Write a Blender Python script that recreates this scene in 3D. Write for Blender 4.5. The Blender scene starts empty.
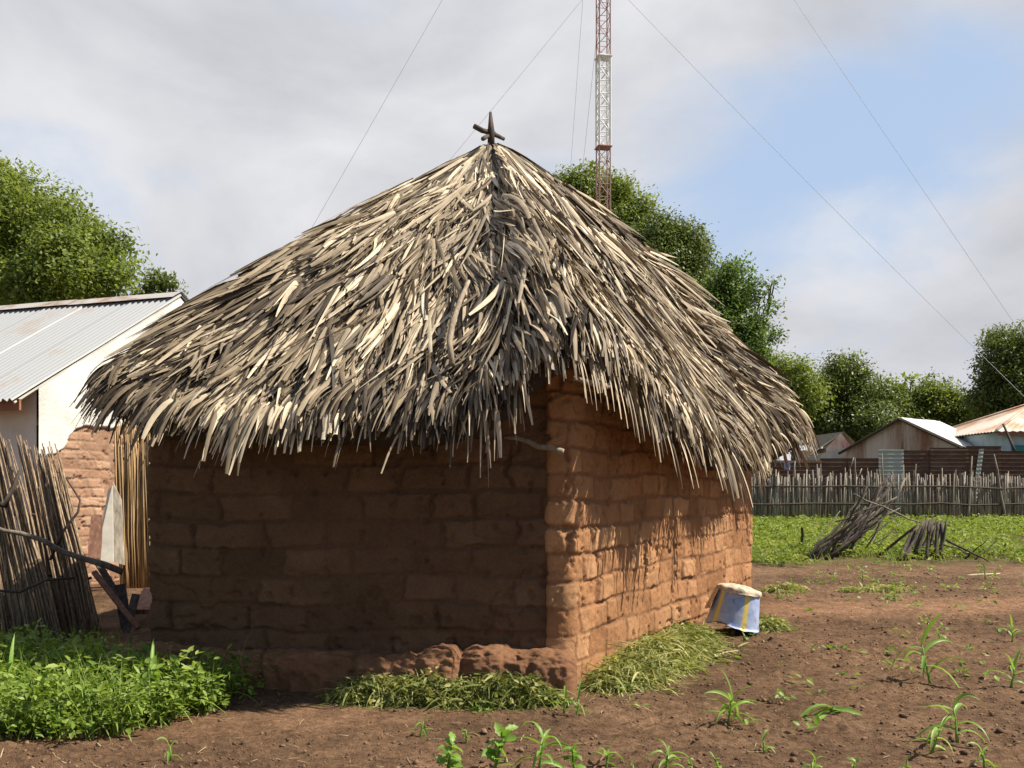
import bpy, math, random
import numpy as np
from mathutils import Vector

random.seed(7)
rng = np.random.default_rng(11)
scene = bpy.context.scene
C = scene.collection
FPX, HOR, EYE = 995.0, 488.0, 1.45


def at(px, py, Y):
    return np.array([(px - 512.0) / FPX * Y, Y, EYE - (py - HOR) / FPX * Y])


# ------------------------------------------------------------------ noise
def _hash(ix, iy, seed):
    n = (ix.astype(np.int64) * 374761393 + iy.astype(np.int64) * 668265263 + seed * 1442695041) & 0x7fffffff
    n = ((n ^ (n >> 13)) * 1274126177) & 0x7fffffff
    n = n ^ (n >> 16)
    return (n & 0xffff) / 65535.0


def vnoise(x, y, seed=0):
    x = np.asarray(x, float); y = np.asarray(y, float)
    ix = np.floor(x); iy = np.floor(y)
    fx = x - ix; fy = y - iy
    fx = fx * fx * (3 - 2 * fx); fy = fy * fy * (3 - 2 * fy)
    a = _hash(ix, iy, seed); b = _hash(ix + 1, iy, seed)
    c = _hash(ix, iy + 1, seed); d = _hash(ix + 1, iy + 1, seed)
    return (a * (1 - fx) + b * fx) * (1 - fy) + (c * (1 - fx) + d * fx) * fy


def fbm(x, y, seed=0, octv=4):
    s = 0; a = 0.5; t = 0
    for o in range(octv):
        s = s + a * vnoise(x * 2 ** o + 17.3 * o, y * 2 ** o - 9.1 * o, seed + o)
        t += a; a *= 0.5
    return s / t - 0.5


def sstep(a, b, x):
    t = np.clip((x - a) / (b - a), 0, 1)
    return t * t * (3 - 2 * t)


GK_Y = [-60, 7.0, 9.3, 11.5, 16, 32, 60, 2000]
GK_Z = [0.0, 0.0, 0.10, 0.21, 0.25, 0.42, 0.5, 0.5]


def gz(x, y):
    return np.interp(y, GK_Y, GK_Z)


# ------------------------------------------------------------------ object helpers
def tag(o, label=None, cat=None, group=None, kind=None):
    if label: o['label'] = label
    if cat: o['category'] = cat
    if group: o['group'] = group
    if kind: o['kind'] = kind
    return o


def thing(name, label, cat, loc=(0, 0, 0), rotz=0, group=None):
    o = bpy.data.objects.new(name, None)
    o.empty_display_size = 0.1
    C.objects.link(o)
    o.location = loc; o.rotation_euler = (0, 0, rotz)
    return tag(o, label, cat, group)


def mesh_obj(name, V, F, mat, parent=None, attrs=None, smooth=True, loc=None, matidx=None):
    """V (n,3) array, F a (m,4)/(m,3) array or list of tuples. World coordinates; children subtract the parent's location."""
    V = np.asarray(V, np.float32).reshape(-1, 3)
    if parent is not None:
        V = V - np.array(parent_world(parent), np.float32)
    elif loc is not None:
        V = V - np.array(loc, np.float32)
    me = bpy.data.meshes.new(name)
    if isinstance(F, np.ndarray):
        n = F.shape[1]
        me.vertices.add(len(V)); me.vertices.foreach_set('co', V.ravel())
        me.loops.add(F.size); me.loops.foreach_set('vertex_index', F.ravel().astype(np.int32))
        me.polygons.add(len(F))
        me.polygons.foreach_set('loop_start', np.arange(0, F.size, n, dtype=np.int32))
        me.polygons.foreach_set('loop_total', np.full(len(F), n, dtype=np.int32))
        me.update(calc_edges=True)
    else:
        me.from_pydata([tuple(map(float, v)) for v in V], [], [tuple(int(i) for i in f) for f in F])
        me.update()
    if attrs:
        for k, a in attrs.items():
            at_ = me.attributes.new(k, 'FLOAT', 'POINT')
            at_.data.foreach_set('value', np.asarray(a, np.float32).ravel())
    if smooth:
        me.polygons.foreach_set('use_smooth', np.ones(len(me.polygons), dtype=bool))
    mats = mat if isinstance(mat, (list, tuple)) else [mat]
    for m in mats: me.materials.append(m)
    if matidx is not None:
        me.polygons.foreach_set('material_index', np.asarray(matidx, np.int32))
    me.validate()
    o = bpy.data.objects.new(name, me)
    C.objects.link(o)
    if parent is not None: o.parent = parent
    elif loc is not None: o.location = loc
    return o


def parent_world(p):
    l = np.array(p.location, float)
    while p.parent is not None:
        p = p.parent
        l = l + np.array(p.location, float)
    return l


class MB:
    def __init__(s): s.v = []; s.f = []; s.a = []; s.m = []
    def add(s, V, F, a=0.5, m=0):
        b = sum(len(x) for x in s.v)
        V = np.asarray(V, float).reshape(-1, 3)
        s.v.append(V); s.f += [tuple(int(i) + b for i in f) for f in F]
        s.a.append(np.full(len(V), a) if np.isscalar(a) else np.asarray(a))
        s.m += [m] * len(F)
        return s
    def box(s, c, size, rz=0, a=0.5, m=0):
        x, y, z = [q / 2 for q in size]
        P = np.array([[-x, -y, -z], [x, -y, -z], [x, y, -z], [-x, y, -z], [-x, -y, z], [x, -y, z], [x, y, z], [-x, y, z]])
        cs, sn = math.cos(rz), math.sin(rz)
        R = np.array([[cs, -sn, 0], [sn, cs, 0], [0, 0, 1]])
        return s.add(P @ R.T + np.array(c), [(0, 3, 2, 1), (4, 5, 6, 7), (0, 1, 5, 4), (1, 2, 6, 5), (2, 3, 7, 6), (3, 0, 4, 7)], a, m)
    def tube(s, pts, r, n=6, a=0.5, m=0, wob=0.0):
        V, F = tube(pts, r, n, wob)
        return s.add(V, F, a, m)
    def build(s, name, mat, parent=None, smooth=True, loc=None):
        return mesh_obj(name, np.concatenate(s.v), s.f, mat, parent, {'rnd': np.concatenate(s.a)}, smooth, loc, s.m if isinstance(mat, (list, tuple)) else None)


def tube(pts, r, n=6, wob=0.0):
    P = np.asarray(pts, float); k = len(P)
    r = np.full(k, r) if np.isscalar(r) else np.interp(np.linspace(0, 1, k), np.linspace(0, 1, len(r)), r)
    T = np.gradient(P, axis=0); T /= np.linalg.norm(T, axis=1)[:, None] + 1e-9
    up = np.array([0, 0, 1.0]) if abs(T[0, 2]) < 0.9 else np.array([1.0, 0, 0])
    V = []
    for i in range(k):
        A = np.cross(T[i], up); A /= np.linalg.norm(A) + 1e-9
        B = np.cross(T[i], A)
        for j in range(n):
            t = 2 * math.pi * j / n
            rr = r[i] * (1 + wob * (random.random() - .5))
            V.append(P[i] + rr * (math.cos(t) * A + math.sin(t) * B))
    F = []
    for i in range(k - 1):
        for j in range(n):
            F.append((i * n + j, i * n + (j + 1) % n, (i + 1) * n + (j + 1) % n, (i + 1) * n + j))
    F.append(tuple(range(n - 1, -1, -1))); F.append(tuple((k - 1) * n + j for j in range(n)))
    return np.array(V), F


def crooked(a, b, n=6, amp=0.03, seed=None):
    a = np.array(a, float); b = np.array(b, float)
    rs = np.random.default_rng(seed if seed is not None else random.randrange(10 ** 6))
    t = np.linspace(0, 1, n)[:, None]
    off = rs.normal(0, amp, (n, 3)); off[0] = 0; off[-1] = 0
    return a + (b - a) * t + off


def grid_faces(nu, nv, wrap=False):
    i = np.arange(nu if wrap else nu - 1)[:, None]; j = np.arange(nv - 1)[None, :]
    i2 = (i + 1) % nu
    f = np.stack([i * nv + j, i2 * nv + j, i2 * nv + j + 1, i * nv + j + 1], -1)
    return f.reshape(-1, 4)


def blades(base, d, L, W, droop, nseg=4, prof=None, roll=None, fold=0.25, nrm=None):
    """Many ribbon leaves at once: returns V, F, owner index per vertex."""
    N = len(base)
    d = d / (np.linalg.norm(d, axis=1)[:, None] + 1e-9)
    if prof is None: prof = [0.5, 1, 0.85, 0.5, 0.05]
    prof = np.interp(np.linspace(0, 1, nseg + 1), np.linspace(0, 1, len(prof)), prof)
    if nrm is None: nrm = np.tile([0, 0, 1.0], (N, 1))
    pos = base.copy(); v = d.copy(); rows = []
    hx = np.cross(d, nrm)
    bad = np.linalg.norm(hx, axis=1) < 0.15
    hx[bad] = np.cross(d[bad], np.tile([1.0, 0.3, 0], (bad.sum(), 1)))
    side0 = hx / (np.linalg.norm(hx, axis=1)[:, None] + 1e-9)
    for k in range(nseg + 1):
        side = side0 - v * (side0 * v).sum(1)[:, None]
        side /= np.linalg.norm(side, axis=1)[:, None] + 1e-9
        nn = np.cross(side, v)
        if roll is not None:
            c, s_ = np.cos(roll)[:, None], np.sin(roll)[:, None]
            side, nn = side * c + nn * s_, nn * c - side * s_
        w = (W * prof[k])[:, None] * 0.5
        rows.append(np.stack([pos - side * w, pos + nn * w * (-fold * 2), pos + side * w], 1))
        if k < nseg:
            v = v.copy(); v[:, 2] -= droop / nseg
            v /= np.linalg.norm(v, axis=1)[:, None] + 1e-9
            pos = pos + v * (L / nseg)[:, None]
    V = np.stack(rows, 1)                       # N, nseg+1, 3, 3
    return ribbon(V)


def ribbon(V):
    N, K, M, _ = V.shape
    o = np.arange(N)[:, None, None] * (K * M)
    k = np.arange(K - 1)[None, :, None] * M; m = np.arange(M - 1)[None, None, :]
    f = np.stack([o + k + m, o + k + m + 1, o + k + M + m + 1, o + k + M + m], -1).reshape(-1, 4)
    own = np.repeat(np.arange(N), K * M)
    return V.reshape(-1, 3), f, own


# ------------------------------------------------------------------ materials
class NT:
    def __init__(s, name):
        s.m = bpy.data.materials.new(name); s.m.use_nodes = True
        s.t = s.m.node_tree; s.n = s.t.nodes; s.l = s.t.links
        s.b = s.n['Principled BSDF']; s.out = s.n['Material Output']
        s.b.inputs['Specular IOR Level'].default_value = 0.25
    def new(s, typ, **kw):
        n = s.n.new(typ)
        for k, v in kw.items():
            if k in n.inputs.keys() if hasattr(n.inputs, 'keys') else False: n.inputs[k].default_value = v
            else: setattr(n, k, v)
        return n
    def link(s, a, b): s.l.new(a, b)
    def coord(s, scale=1, kind='Object'):
        tc = s.n.new('ShaderNodeTexCoord'); mp = s.n.new('ShaderNodeMapping')
        mp.inputs['Scale'].default_value = (scale,) * 3 if np.isscalar(scale) else scale
        s.link(tc.outputs[kind], mp.inputs['Vector'])
        return mp.outputs['Vector']
    def noise(s, scale, detail=4, rough=0.55, vec=None, dist=0.0):
        n = s.n.new('ShaderNodeTexNoise')
        n.inputs['Scale'].default_value = scale; n.inputs['Detail'].default_value = detail
        n.inputs['Roughness'].default_value = rough; n.inputs['Distortion'].default_value = dist
        s.link(vec if vec is not None else s.coord(), n.inputs['Vector'])
        return n.outputs['Fac']
    def attr(s, name):
        n = s.n.new('ShaderNodeAttribute'); n.attribute_name = name
        return n.outputs['Fac']
    def ramp(s, fac, stops, interp='LINEAR'):
        r = s.n.new('ShaderNodeValToRGB'); e = r.color_ramp.elements
        r.color_ramp.interpolation = interp
        while len(e) > 1: e.remove(e[-1])
        for i, (p, c) in enumerate(stops):
            el = e[0] if i == 0 else e.new(p)
            el.position = p
            c = (c, c, c) if np.isscalar(c) else c
            el.color = (*c, 1)
        s.link(fac, r.inputs['Fac'])
        return r.outputs['Color']
    def mix(s, a, b, fac, mode='MIX'):
        n = s.n.new('ShaderNodeMix'); n.data_type = 'RGBA'; n.blend_type = mode
        for sock, val in ((n.inputs[0], fac), (n.inputs[6], a), (n.inputs[7], b)):
            if isinstance(val, (int, float)): sock.default_value = val
            elif isinstance(val, tuple): sock.default_value = (*val, 1)
            else: s.link(val, sock)
        return n.outputs[2]
    def math(s, op, a, b=0.0, clamp=False):
        n = s.n.new('ShaderNodeMath'); n.operation = op; n.use_clamp = clamp
        for i, v in enumerate((a, b)):
            if isinstance(v, (int, float)): n.inputs[i].default_value = v
            else: s.link(v, n.inputs[i])
        return n.outputs[0]
    def color(s, c):
        if isinstance(c, tuple): s.b.inputs['Base Color'].default_value = (*c, 1)
        else: s.link(c, s.b.inputs['Base Color'])
        return s
    def rough(s, r):
        if isinstance(r, (int, float)): s.b.inputs['Roughness'].default_value = r
        else: s.link(r, s.b.inputs['Roughness'])
        return s
    def bump(s, h, strength=0.5, dist=0.02):
        b = s.n.new('ShaderNodeBump'); b.inputs['Strength'].default_value = strength
        b.inputs['Distance'].default_value = dist
        s.link(h, b.inputs['Height']); s.link(b.outputs['Normal'], s.b.inputs['Normal'])
        return s
    def translucent(s, col, fac):
        t = s.n.new('ShaderNodeBsdfTranslucent'); mx = s.n.new('ShaderNodeMixShader')
        mx.inputs[0].default_value = fac
        if isinstance(col, tuple): t.inputs['Color'].default_value = (*col, 1)
        else: s.link(col, t.inputs['Color'])
        s.link(s.b.outputs[0], mx.inputs[1]); s.link(t.outputs[0], mx.inputs[2])
        s.link(mx.outputs[0], s.out.inputs['Surface'])
        return s


def leaf_mat(name, dark, mid, light, trans=0.3, rough=0.5, spec=0.3):
    t = NT(name)
    c = t.ramp(t.attr('rnd'), [(0, dark), (0.5, mid), (1, light)])
    t.color(c).rough(rough); t.b.inputs['Specular IOR Level'].default_value = spec
    tr = t.mix(c, (1.0, 1.0, 0.35), 0.45, 'MULTIPLY')
    tr = t.mix(tr, (1.8, 1.8, 1.2), 1.0, 'MULTIPLY')
    t.translucent(tr, trans)
    return t.m


def wood_mat(name, cols, scale=(30, 30, 4), bump=0.4):
    t = NT(name)
    n = t.noise(1.0, 5, 0.6, t.coord(scale))
    c = t.ramp(n, [(0.3, cols[0]), (0.5, cols[1]), (0.7, cols[2])])
    r = t.ramp(t.attr('rnd'), [(0, 0.55), (1, 1.25)])
    t.color(t.mix(c, r, 1.0, 'MULTIPLY')).rough(0.85).bump(n, bump, 0.01)
    return t.m


def thatch_mat():
    t = NT('dry_palm_leaf')
    r = t.attr('rnd')
    c = t.ramp(r, [(0.0, (0.032, 0.023, 0.015)), (0.22, (0.10, 0.075, 0.05)), (0.45, (0.235, 0.186, 0.13)),
                   (0.7, (0.395, 0.325, 0.235)), (0.9, (0.60, 0.51, 0.385)), (1.0, (0.75, 0.66, 0.51))])
    n = t.noise(7, 4, 0.6)
    c = t.mix(c, t.ramp(n, [(0.3, (0.62, 0.60, 0.58)), (0.65, (1.12, 1.1, 1.06))]), 0.8, 'MULTIPLY')
    n2 = t.noise(1.4, 3)
    c = t.mix(c, t.ramp(n2, [(0.35, (0.72, 0.69, 0.64)), (0.6, (1.06, 1.05, 1.02))]), 0.8, 'MULTIPLY')
    t.color(c).rough(0.62); t.b.inputs['Specular IOR Level'].default_value = 0.35
    t.translucent(c, 0.06)
    return t.m


def mud_mat(name, a, b, c, mortar, dark=(0.07, 0.04, 0.026)):
    t = NT(name)
    col = t.ramp(t.attr('rnd'), [(0, a), (0.5, b), (1, c)])
    n = t.noise(3.0, 5, 0.6)
    col = t.mix(col, t.ramp(n, [(0.3, (0.72, 0.70, 0.68)), (0.68, (1.12, 1.1, 1.08))]), 0.9, 'MULTIPLY')
    col = t.mix(col, mortar, t.math('MULTIPLY', t.attr('mortar'), 0.75))
    n2 = t.noise(60, 4, 0.7)
    col = t.mix(col, t.ramp(n2, [(0.25, 0.65), (0.6, 1.1)]), 0.7, 'MULTIPLY')
    col = t.mix(col, dark, t.attr('stain'))
    t.color(col).rough(0.95); t.b.inputs['Specular IOR Level'].default_value = 0.1
    n3 = t.noise(28, 6, 0.7)
    t.bump(n3, 0.55, 0.02)
    return t


M = {}
M['thatch'] = thatch_mat()
M['roof_under'] = NT('roof_under_thatch').color((0.045, 0.034, 0.025)).rough(0.95).m
M['mud'] = mud_mat('mud_brick', (0.25, 0.125, 0.062), (0.35, 0.182, 0.092), (0.435, 0.25, 0.135), (0.21, 0.108, 0.058)).m
M['mud_shade'] = mud_mat('mud_brick_shaded', (0.10, 0.060, 0.037), (0.13, 0.077, 0.047), (0.162, 0.096, 0.059), (0.105, 0.061, 0.037)).m  # left wall's shade put into a darker copy of the brick colour
M['plinth'] = mud_mat('plinth_mud', (0.16, 0.083, 0.048), (0.205, 0.108, 0.062), (0.26, 0.14, 0.082), (0.2, 0.1, 0.06)).m
M['wood'] = wood_mat('weathered_wood', [(0.10, 0.08, 0.065), (0.22, 0.185, 0.15), (0.34, 0.29, 0.24)])
M['dark_wood'] = wood_mat('dark_wood', [(0.03, 0.024, 0.02), (0.075, 0.06, 0.05), (0.14, 0.11, 0.09)])
M['pale_wood'] = wood_mat('pale_wood', [(0.28, 0.22, 0.16), (0.42, 0.34, 0.25), (0.55, 0.46, 0.35)])
M['red_plank'] = wood_mat('reddish_plank', [(0.13, 0.065, 0.045), (0.22, 0.115, 0.08), (0.32, 0.18, 0.125)])
M['reed'] = wood_mat('dry_reed', [(0.11, 0.08, 0.055), (0.25, 0.18, 0.12), (0.42, 0.32, 0.22)], (60, 60, 3))
M['reed_gold'] = wood_mat('golden_reed', [(0.26, 0.16, 0.08), (0.42, 0.28, 0.14), (0.58, 0.42, 0.24)], (60, 60, 3))
M['stake'] = wood_mat('grey_stake', [(0.14, 0.12, 0.097), (0.28, 0.25, 0.205), (0.46, 0.41, 0.35)], (18, 18, 2))
M['bark'] = wood_mat('bark', [(0.05, 0.04, 0.03), (0.10, 0.08, 0.06), (0.16, 0.13, 0.10)], (6, 6, 2))
M['leaf_dark'] = leaf_mat('mango_leaf', (0.042, 0.064, 0.019), (0.108, 0.145, 0.042), (0.205, 0.245, 0.078), 0.33, 0.45, 0.35)
M['leaf_mid'] = leaf_mat('green_leaf', (0.06, 0.09, 0.02), (0.155, 0.20, 0.042), (0.28, 0.32, 0.08), 0.38)
M['leaf_light'] = leaf_mat('loose_leaf', (0.05, 0.09, 0.02), (0.105, 0.17, 0.038), (0.19, 0.26, 0.07), 0.32)
M['weed'] = leaf_mat('weed_leaf', (0.06, 0.11, 0.016), (0.155, 0.235, 0.036), (0.28, 0.36, 0.085), 0.32, 0.5, 0.3)
M['field'] = leaf_mat('field_leaf', (0.075, 0.115, 0.018), (0.175, 0.235, 0.042), (0.30, 0.35, 0.095), 0.3, 0.55, 0.2)
M['maize'] = leaf_mat('seedling_leaf', (0.10, 0.20, 0.03), (0.17, 0.30, 0.05), (0.26, 0.38, 0.09), 0.32, 0.45, 0.35)
M['hay'] = leaf_mat('cut_weed', (0.075, 0.095, 0.025), (0.21, 0.235, 0.07), (0.50, 0.47, 0.23), 0.27, 0.6, 0.2)
M['straw'] = leaf_mat('straw', (0.16, 0.11, 0.06), (0.32, 0.24, 0.14), (0.52, 0.43, 0.28), 0.05, 0.7, 0.2)


def soil_mat():
    t = NT('soil')
    vec = t.coord()
    n = t.noise(0.9, 6, 0.6, vec)
    c = t.ramp(n, [(0.3, (0.115, 0.070, 0.043)), (0.5, (0.185, 0.114, 0.069)), (0.72, (0.265, 0.166, 0.102))])
    c = t.mix(c, (0.31, 0.182, 0.11), t.attr('path'))
    n2 = t.noise(22, 6, 0.7, vec)
    n5 = t.noise(5.5, 8, 0.72, vec)
    c = t.mix(c, t.ramp(n5, [(0.34, (0.62, 0.58, 0.56)), (0.62, (1.28, 1.25, 1.22))]), 0.85, 'MULTIPLY')
    c = t.mix(c, t.ramp(n2, [(0.28, 0.5), (0.62, 1.2)]), 0.75, 'MULTIPLY')
    n3 = t.noise(140, 3, 0.6, vec)
    c = t.mix(c, t.ramp(n3, [(0.3, 0.7), (0.65, 1.2)]), 0.6, 'MULTIPLY')
    c = t.mix(c, (0.085, 0.11, 0.03), t.attr('green'))
    t.color(c).rough(0.95); t.b.inputs['Specular IOR Level'].default_value = 0.12
    n4 = t.noise(55, 5, 0.75, vec)
    h = t.math('ADD', t.math('ADD', n2, t.math('MULTIPLY', n4, 0.8)), t.math('MULTIPLY', n3, 0.3))
    t.bump(h, 1.0, 0.035)
    return t.m


M['soil'] = soil_mat()
M['clod'] = NT('clod_soil')
_c = M['clod'].ramp(M['clod'].attr('rnd'), [(0, (0.08, 0.049, 0.032)), (1, (0.22, 0.137, 0.085))])
M['clod'].color(_c).rough(0.95).bump(M['clod'].noise(60, 4, 0.7), 0.6, 0.01); M['clod'] = M['clod'].m


def rust_mat(name, clean, rust1, rust2, amt, scale=(1.5, 1.5, 0.5), metal=0.0, rough=0.5):
    t = NT(name)
    n = t.noise(1.0, 6, 0.65, t.coord(scale))
    f = t.ramp(n, [(max(0, amt - 0.1), 1.0), (amt + 0.08, 0.0)])
    rc = t.ramp(t.noise(6, 4, 0.7), [(0.3, rust1), (0.7, rust2)])
    t.color(t.mix(clean, rc, f)).rough(rough)
    t.b.inputs['Metallic'].default_value = metal
    return t.m


M['white_sheet'] = rust_mat('pale_corrugated', (0.29, 0.305, 0.325), (0.24, 0.17, 0.12), (0.30, 0.24, 0.20), 0.36, (0.8, 0.8, 0.8), 0.0, 0.42)
M['bright_sheet'] = rust_mat('bright_corrugated', (0.78, 0.76, 0.74), (0.4, 0.3, 0.25), (0.55, 0.45, 0.4), 0.3, (0.5, 0.5, 0.5), 0, 0.5)
M['rust_cap'] = rust_mat('rusty_cap', (0.42, 0.40, 0.38), (0.2, 0.10, 0.06), (0.33, 0.19, 0.12), 0.45, (1.5, 1.5, 1.5), 0, 0.7)
M['rust_sheet'] = rust_mat('rusty_sheet', (0.12, 0.085, 0.065), (0.068, 0.038, 0.026), (0.125, 0.064, 0.042), 0.55, (0.8, 0.8, 2.0), 0, 0.8)
M['rust_wall'] = rust_mat('rust_streaked_sheet', (0.56, 0.48, 0.41), (0.17, 0.08, 0.045), (0.33, 0.18, 0.11), 0.50, (1.3, 1.3, 0.12), 0, 0.75)
M['rust_roof'] = rust_mat('rust_streaked_roof', (0.60, 0.54, 0.47), (0.36, 0.17, 0.095), (0.48, 0.27, 0.16), 0.46, (0.35, 0.35, 0.35), 0, 0.65)
M['grey_sheet'] = rust_mat('grey_green_sheet', (0.34, 0.36, 0.33), (0.2, 0.15, 0.12), (0.27, 0.22, 0.18), 0.35, (2, 2, 2), 0, 0.7)
M['red_sheet'] = rust_mat('red_sheet', (0.36, 0.17, 0.14), (0.58, 0.50, 0.45), (0.5, 0.4, 0.35), 0.52, (2, 2, 0.6), 0, 0.7)


def plain(name, col, rough=0.8, nscale=8, var=0.25, bump=0.1):
    t = NT(name)
    n = t.noise(nscale, 5, 0.6)
    t.color(t.mix(col, t.ramp(n, [(0.3, 1 - var), (0.7, 1 + var * 0.4)]), 1.0, 'MULTIPLY')).rough(rough).bump(n, bump, 0.01)
    return t.m


M['blue_wall'] = plain('pale_blue_wall', (0.44, 0.56, 0.62), 0.9, 2)
M['grey_wall'] = plain('shaded_plaster', (0.72, 0.66, 0.58), 0.9, 2)
M['fascia'] = plain('fascia_wood', (0.30, 0.13, 0.075), 0.8, 10)
M['fibre'] = plain('pale_sheet', (0.40, 0.38, 0.34), 0.8, 6)
M['mast_red'] = plain('mast_red_paint', (0.42, 0.25, 0.23), 0.55, 3)
M['mast_white'] = plain('mast_white_paint', (0.78, 0.78, 0.78), 0.5, 3, 0.1)
M['wire'] = plain('steel_wire', (0.33, 0.34, 0.37), 0.5)
M['cloth'] = plain('blue_cloth', (0.32, 0.36, 0.6), 0.9)
M['cream'] = plain('cream_worn_plastic', (0.58, 0.48, 0.36), 0.8, 22, 0.6, 0.6)

# ------------------------------------------------------------------ ground
def axis(lo, hi, step, far_lo, far_hi, g=1.13):
    mid = list(np.arange(lo, hi + 1e-6, step))
    a = [mid[-1]]; s = step
    while a[-1] < far_hi: s *= g; a.append(a[-1] + s)
    b = [mid[0]]; s = step
    while b[-1] > far_lo: s *= g; b.append(b[-1] - s)
    return np.array(b[1:][::-1] + mid + a[1:])


gx = axis(-4.0, 6.2, 0.017, -900, 900)
gy = axis(4.5, 12.0, 0.017, -60, 1500)
GX, GY = np.meshgrid(gx, gy, indexing='ij')


def path_lit_mask(x, y):
    a = sstep(0.75, 0.1, np.abs(y - (10.55 + 0.10 * (x - 3) + 0.5 * fbm(x * .8, y * .8, 40)))) * sstep(1.6, 3.2, x)
    b = sstep(0.55, 0.1, np.abs(y - (6.35 + 0.25 * (x + 1.2))) ) * sstep(0.7, -0.4, x) * sstep(-3.2, -2.2, x)  # sunlit patch before the hut, painted in as paler trodden soil
    m = np.maximum(a, b * 0.55)
    return np.clip(m * (0.55 + 1.0 * (fbm(x * 2.2, y * 2.2, 3) + 0.25)), 0, 1)


def field_mask(x, y):
    e = 15.4 + 2.6 * fbm(x * 0.9, y * 0.3, 5, 4)
    return sstep(e - 0.5, e + 0.5, y)


PM = path_lit_mask(GX, GY); FM = field_mask(GX, GY)
far = sstep(40, 18, GY) * sstep(40, 12, np.abs(GX))
rel = 0.10 * fbm(GX * 0.7, GY * 0.7, 1, 3)
cl = fbm(GX * 5.5, GY * 5.5, 2, 4)
fine = fbm(GX * 19, GY * 19, 8, 3)
rid = 0.5 - np.abs(fbm(GX * 3.1, GY * 3.1, 28, 3)) * 2
crumb = sstep(-0.12, 0.2, fbm(GX * 1.3, GY * 1.3, 48, 3))          # trodden and loose patches
clod = 0.055 * np.maximum(cl, -0.10) + 0.014 * rid + crumb * (0.07 * np.maximum(fbm(GX * 13, GY * 13, 58, 3) - 0.02, 0) + 0.035 * fine)
GZ = gz(GX, GY) + far * (rel * 0.6 + clod * (1 - 0.75 * PM) * (1 - 0.5 * FM))
tod = np.stack([GX, GY, GZ], -1).reshape(-1, 3)
ground = mesh_obj('ground', tod, grid_faces(len(gx), len(gy))[:, ::1], M['soil'], attrs={'path': PM, 'green': FM * 0.5})
tag(ground, kind='structure')


def gh(x, y):
    """Height of the ground as built, at single points or arrays."""
    x = np.asarray(x, float); y = np.asarray(y, float)
    i = np.clip(np.searchsorted(gx, x) - 1, 0, len(gx) - 2); j = np.clip(np.searchsorted(gy, y) - 1, 0, len(gy) - 2)
    return np.minimum(GZ[i, j], GZ[i + 1, j + 1])


def on_ground(px, py):
    """Plan point of the ground seen at a pixel of the photograph."""
    Y = np.linspace(3, 60, 4000)
    p = HOR + (EYE - gz(0, Y)) / Y * FPX
    k = int(np.argmin(np.abs(p - py)))
    x = (px - 512) / FPX * Y[k]
    return np.array([x, Y[k], float(gh(x, Y[k]))])


# ------------------------------------------------------------------ the hut
AP = np.array([-0.20, 9.35, 4.66])
P0 = np.array([0.43, 7.15]); GV = np.array([0.255, 7.165])
PL = np.array([-2.69, 7.36]); PR = np.array([2.77, 11.5]); PB = np.array([-0.35, 11.7])

EAVE = [at(102, 386, 7.45), at(146, 420, 7.05), at(220, 428, 6.85), at(350, 428, 6.7), at(440, 430, 6.6), at(500, 412, 6.55), at(535, 370, 6.55), at(575, 343, 6.62), at(603, 360, 6.92),
        at(628, 384, 7.15), at(655, 422, 7.4), at(705, 459, 9.0), at(752, 462, 10.4), at(808, 432, 11.6),
        np.array([2.7, 12.3, 1.95]), np.array([0.8, 12.5, 1.9]), np.array([-0.7, 12.45, 1.9]), np.array([-2.0, 10.8, 2.0]), np.array([-2.75, 9.0, 2.02])]
_e = np.array(EAVE)
_th = np.arctan2(_e[:, 1] - AP[1], _e[:, 0] - AP[0])
_r = np.hypot(_e[:, 0] - AP[0], _e[:, 1] - AP[1])
_o = np.argsort(_th); _th, _r, _z = _th[_o], _r[_o], _e[_o, 2]
TH = np.linspace(-math.pi, math.pi, 721)


def _per(v):
    a = np.interp(TH, np.r_[_th - 2 * math.pi, _th, _th + 2 * math.pi], np.r_[v, v, v])
    k = np.exp(-0.5 * (np.arange(-14, 15) / 4.0) ** 2); k /= k.sum()
    return np.convolve(np.r_[a[-15:-1], a, a[1:15]], k, 'valid')


RE, ZE = _per(_r), _per(_z)
PEXP = 1.05 + 0.27 * np.clip(np.cos(TH - 0.35), 0, 1)


def eave(th):
    th = (th + math.pi) % (2 * math.pi) - math.pi
    return np.interp(th, TH, RE), np.interp(th, TH, ZE), np.interp(th, TH, PEXP)


def roof_z(x, y):
    th = np.arctan2(y - AP[1], x - AP[0]); r = np.hypot(x - AP[0], y - AP[1])
    re, ze, p = eave(th)
    t = r / re
    return AP[2] + (ze - AP[2]) * np.where(t < 1, np.maximum(t, 1e-4) ** p, 1 + p * (t - 1)), t


def roof_n(x, y):
    e = 0.02
    zx = (roof_z(x + e, y)[0] - roof_z(x - e, y)[0]) / (2 * e)
    zy = (roof_z(x, y + e)[0] - roof_z(x, y - e)[0]) / (2 * e)
    n = np.stack([-zx, -zy, np.ones_like(zx)], -1)
    return n / np.linalg.norm(n, axis=-1)[..., None]


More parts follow.
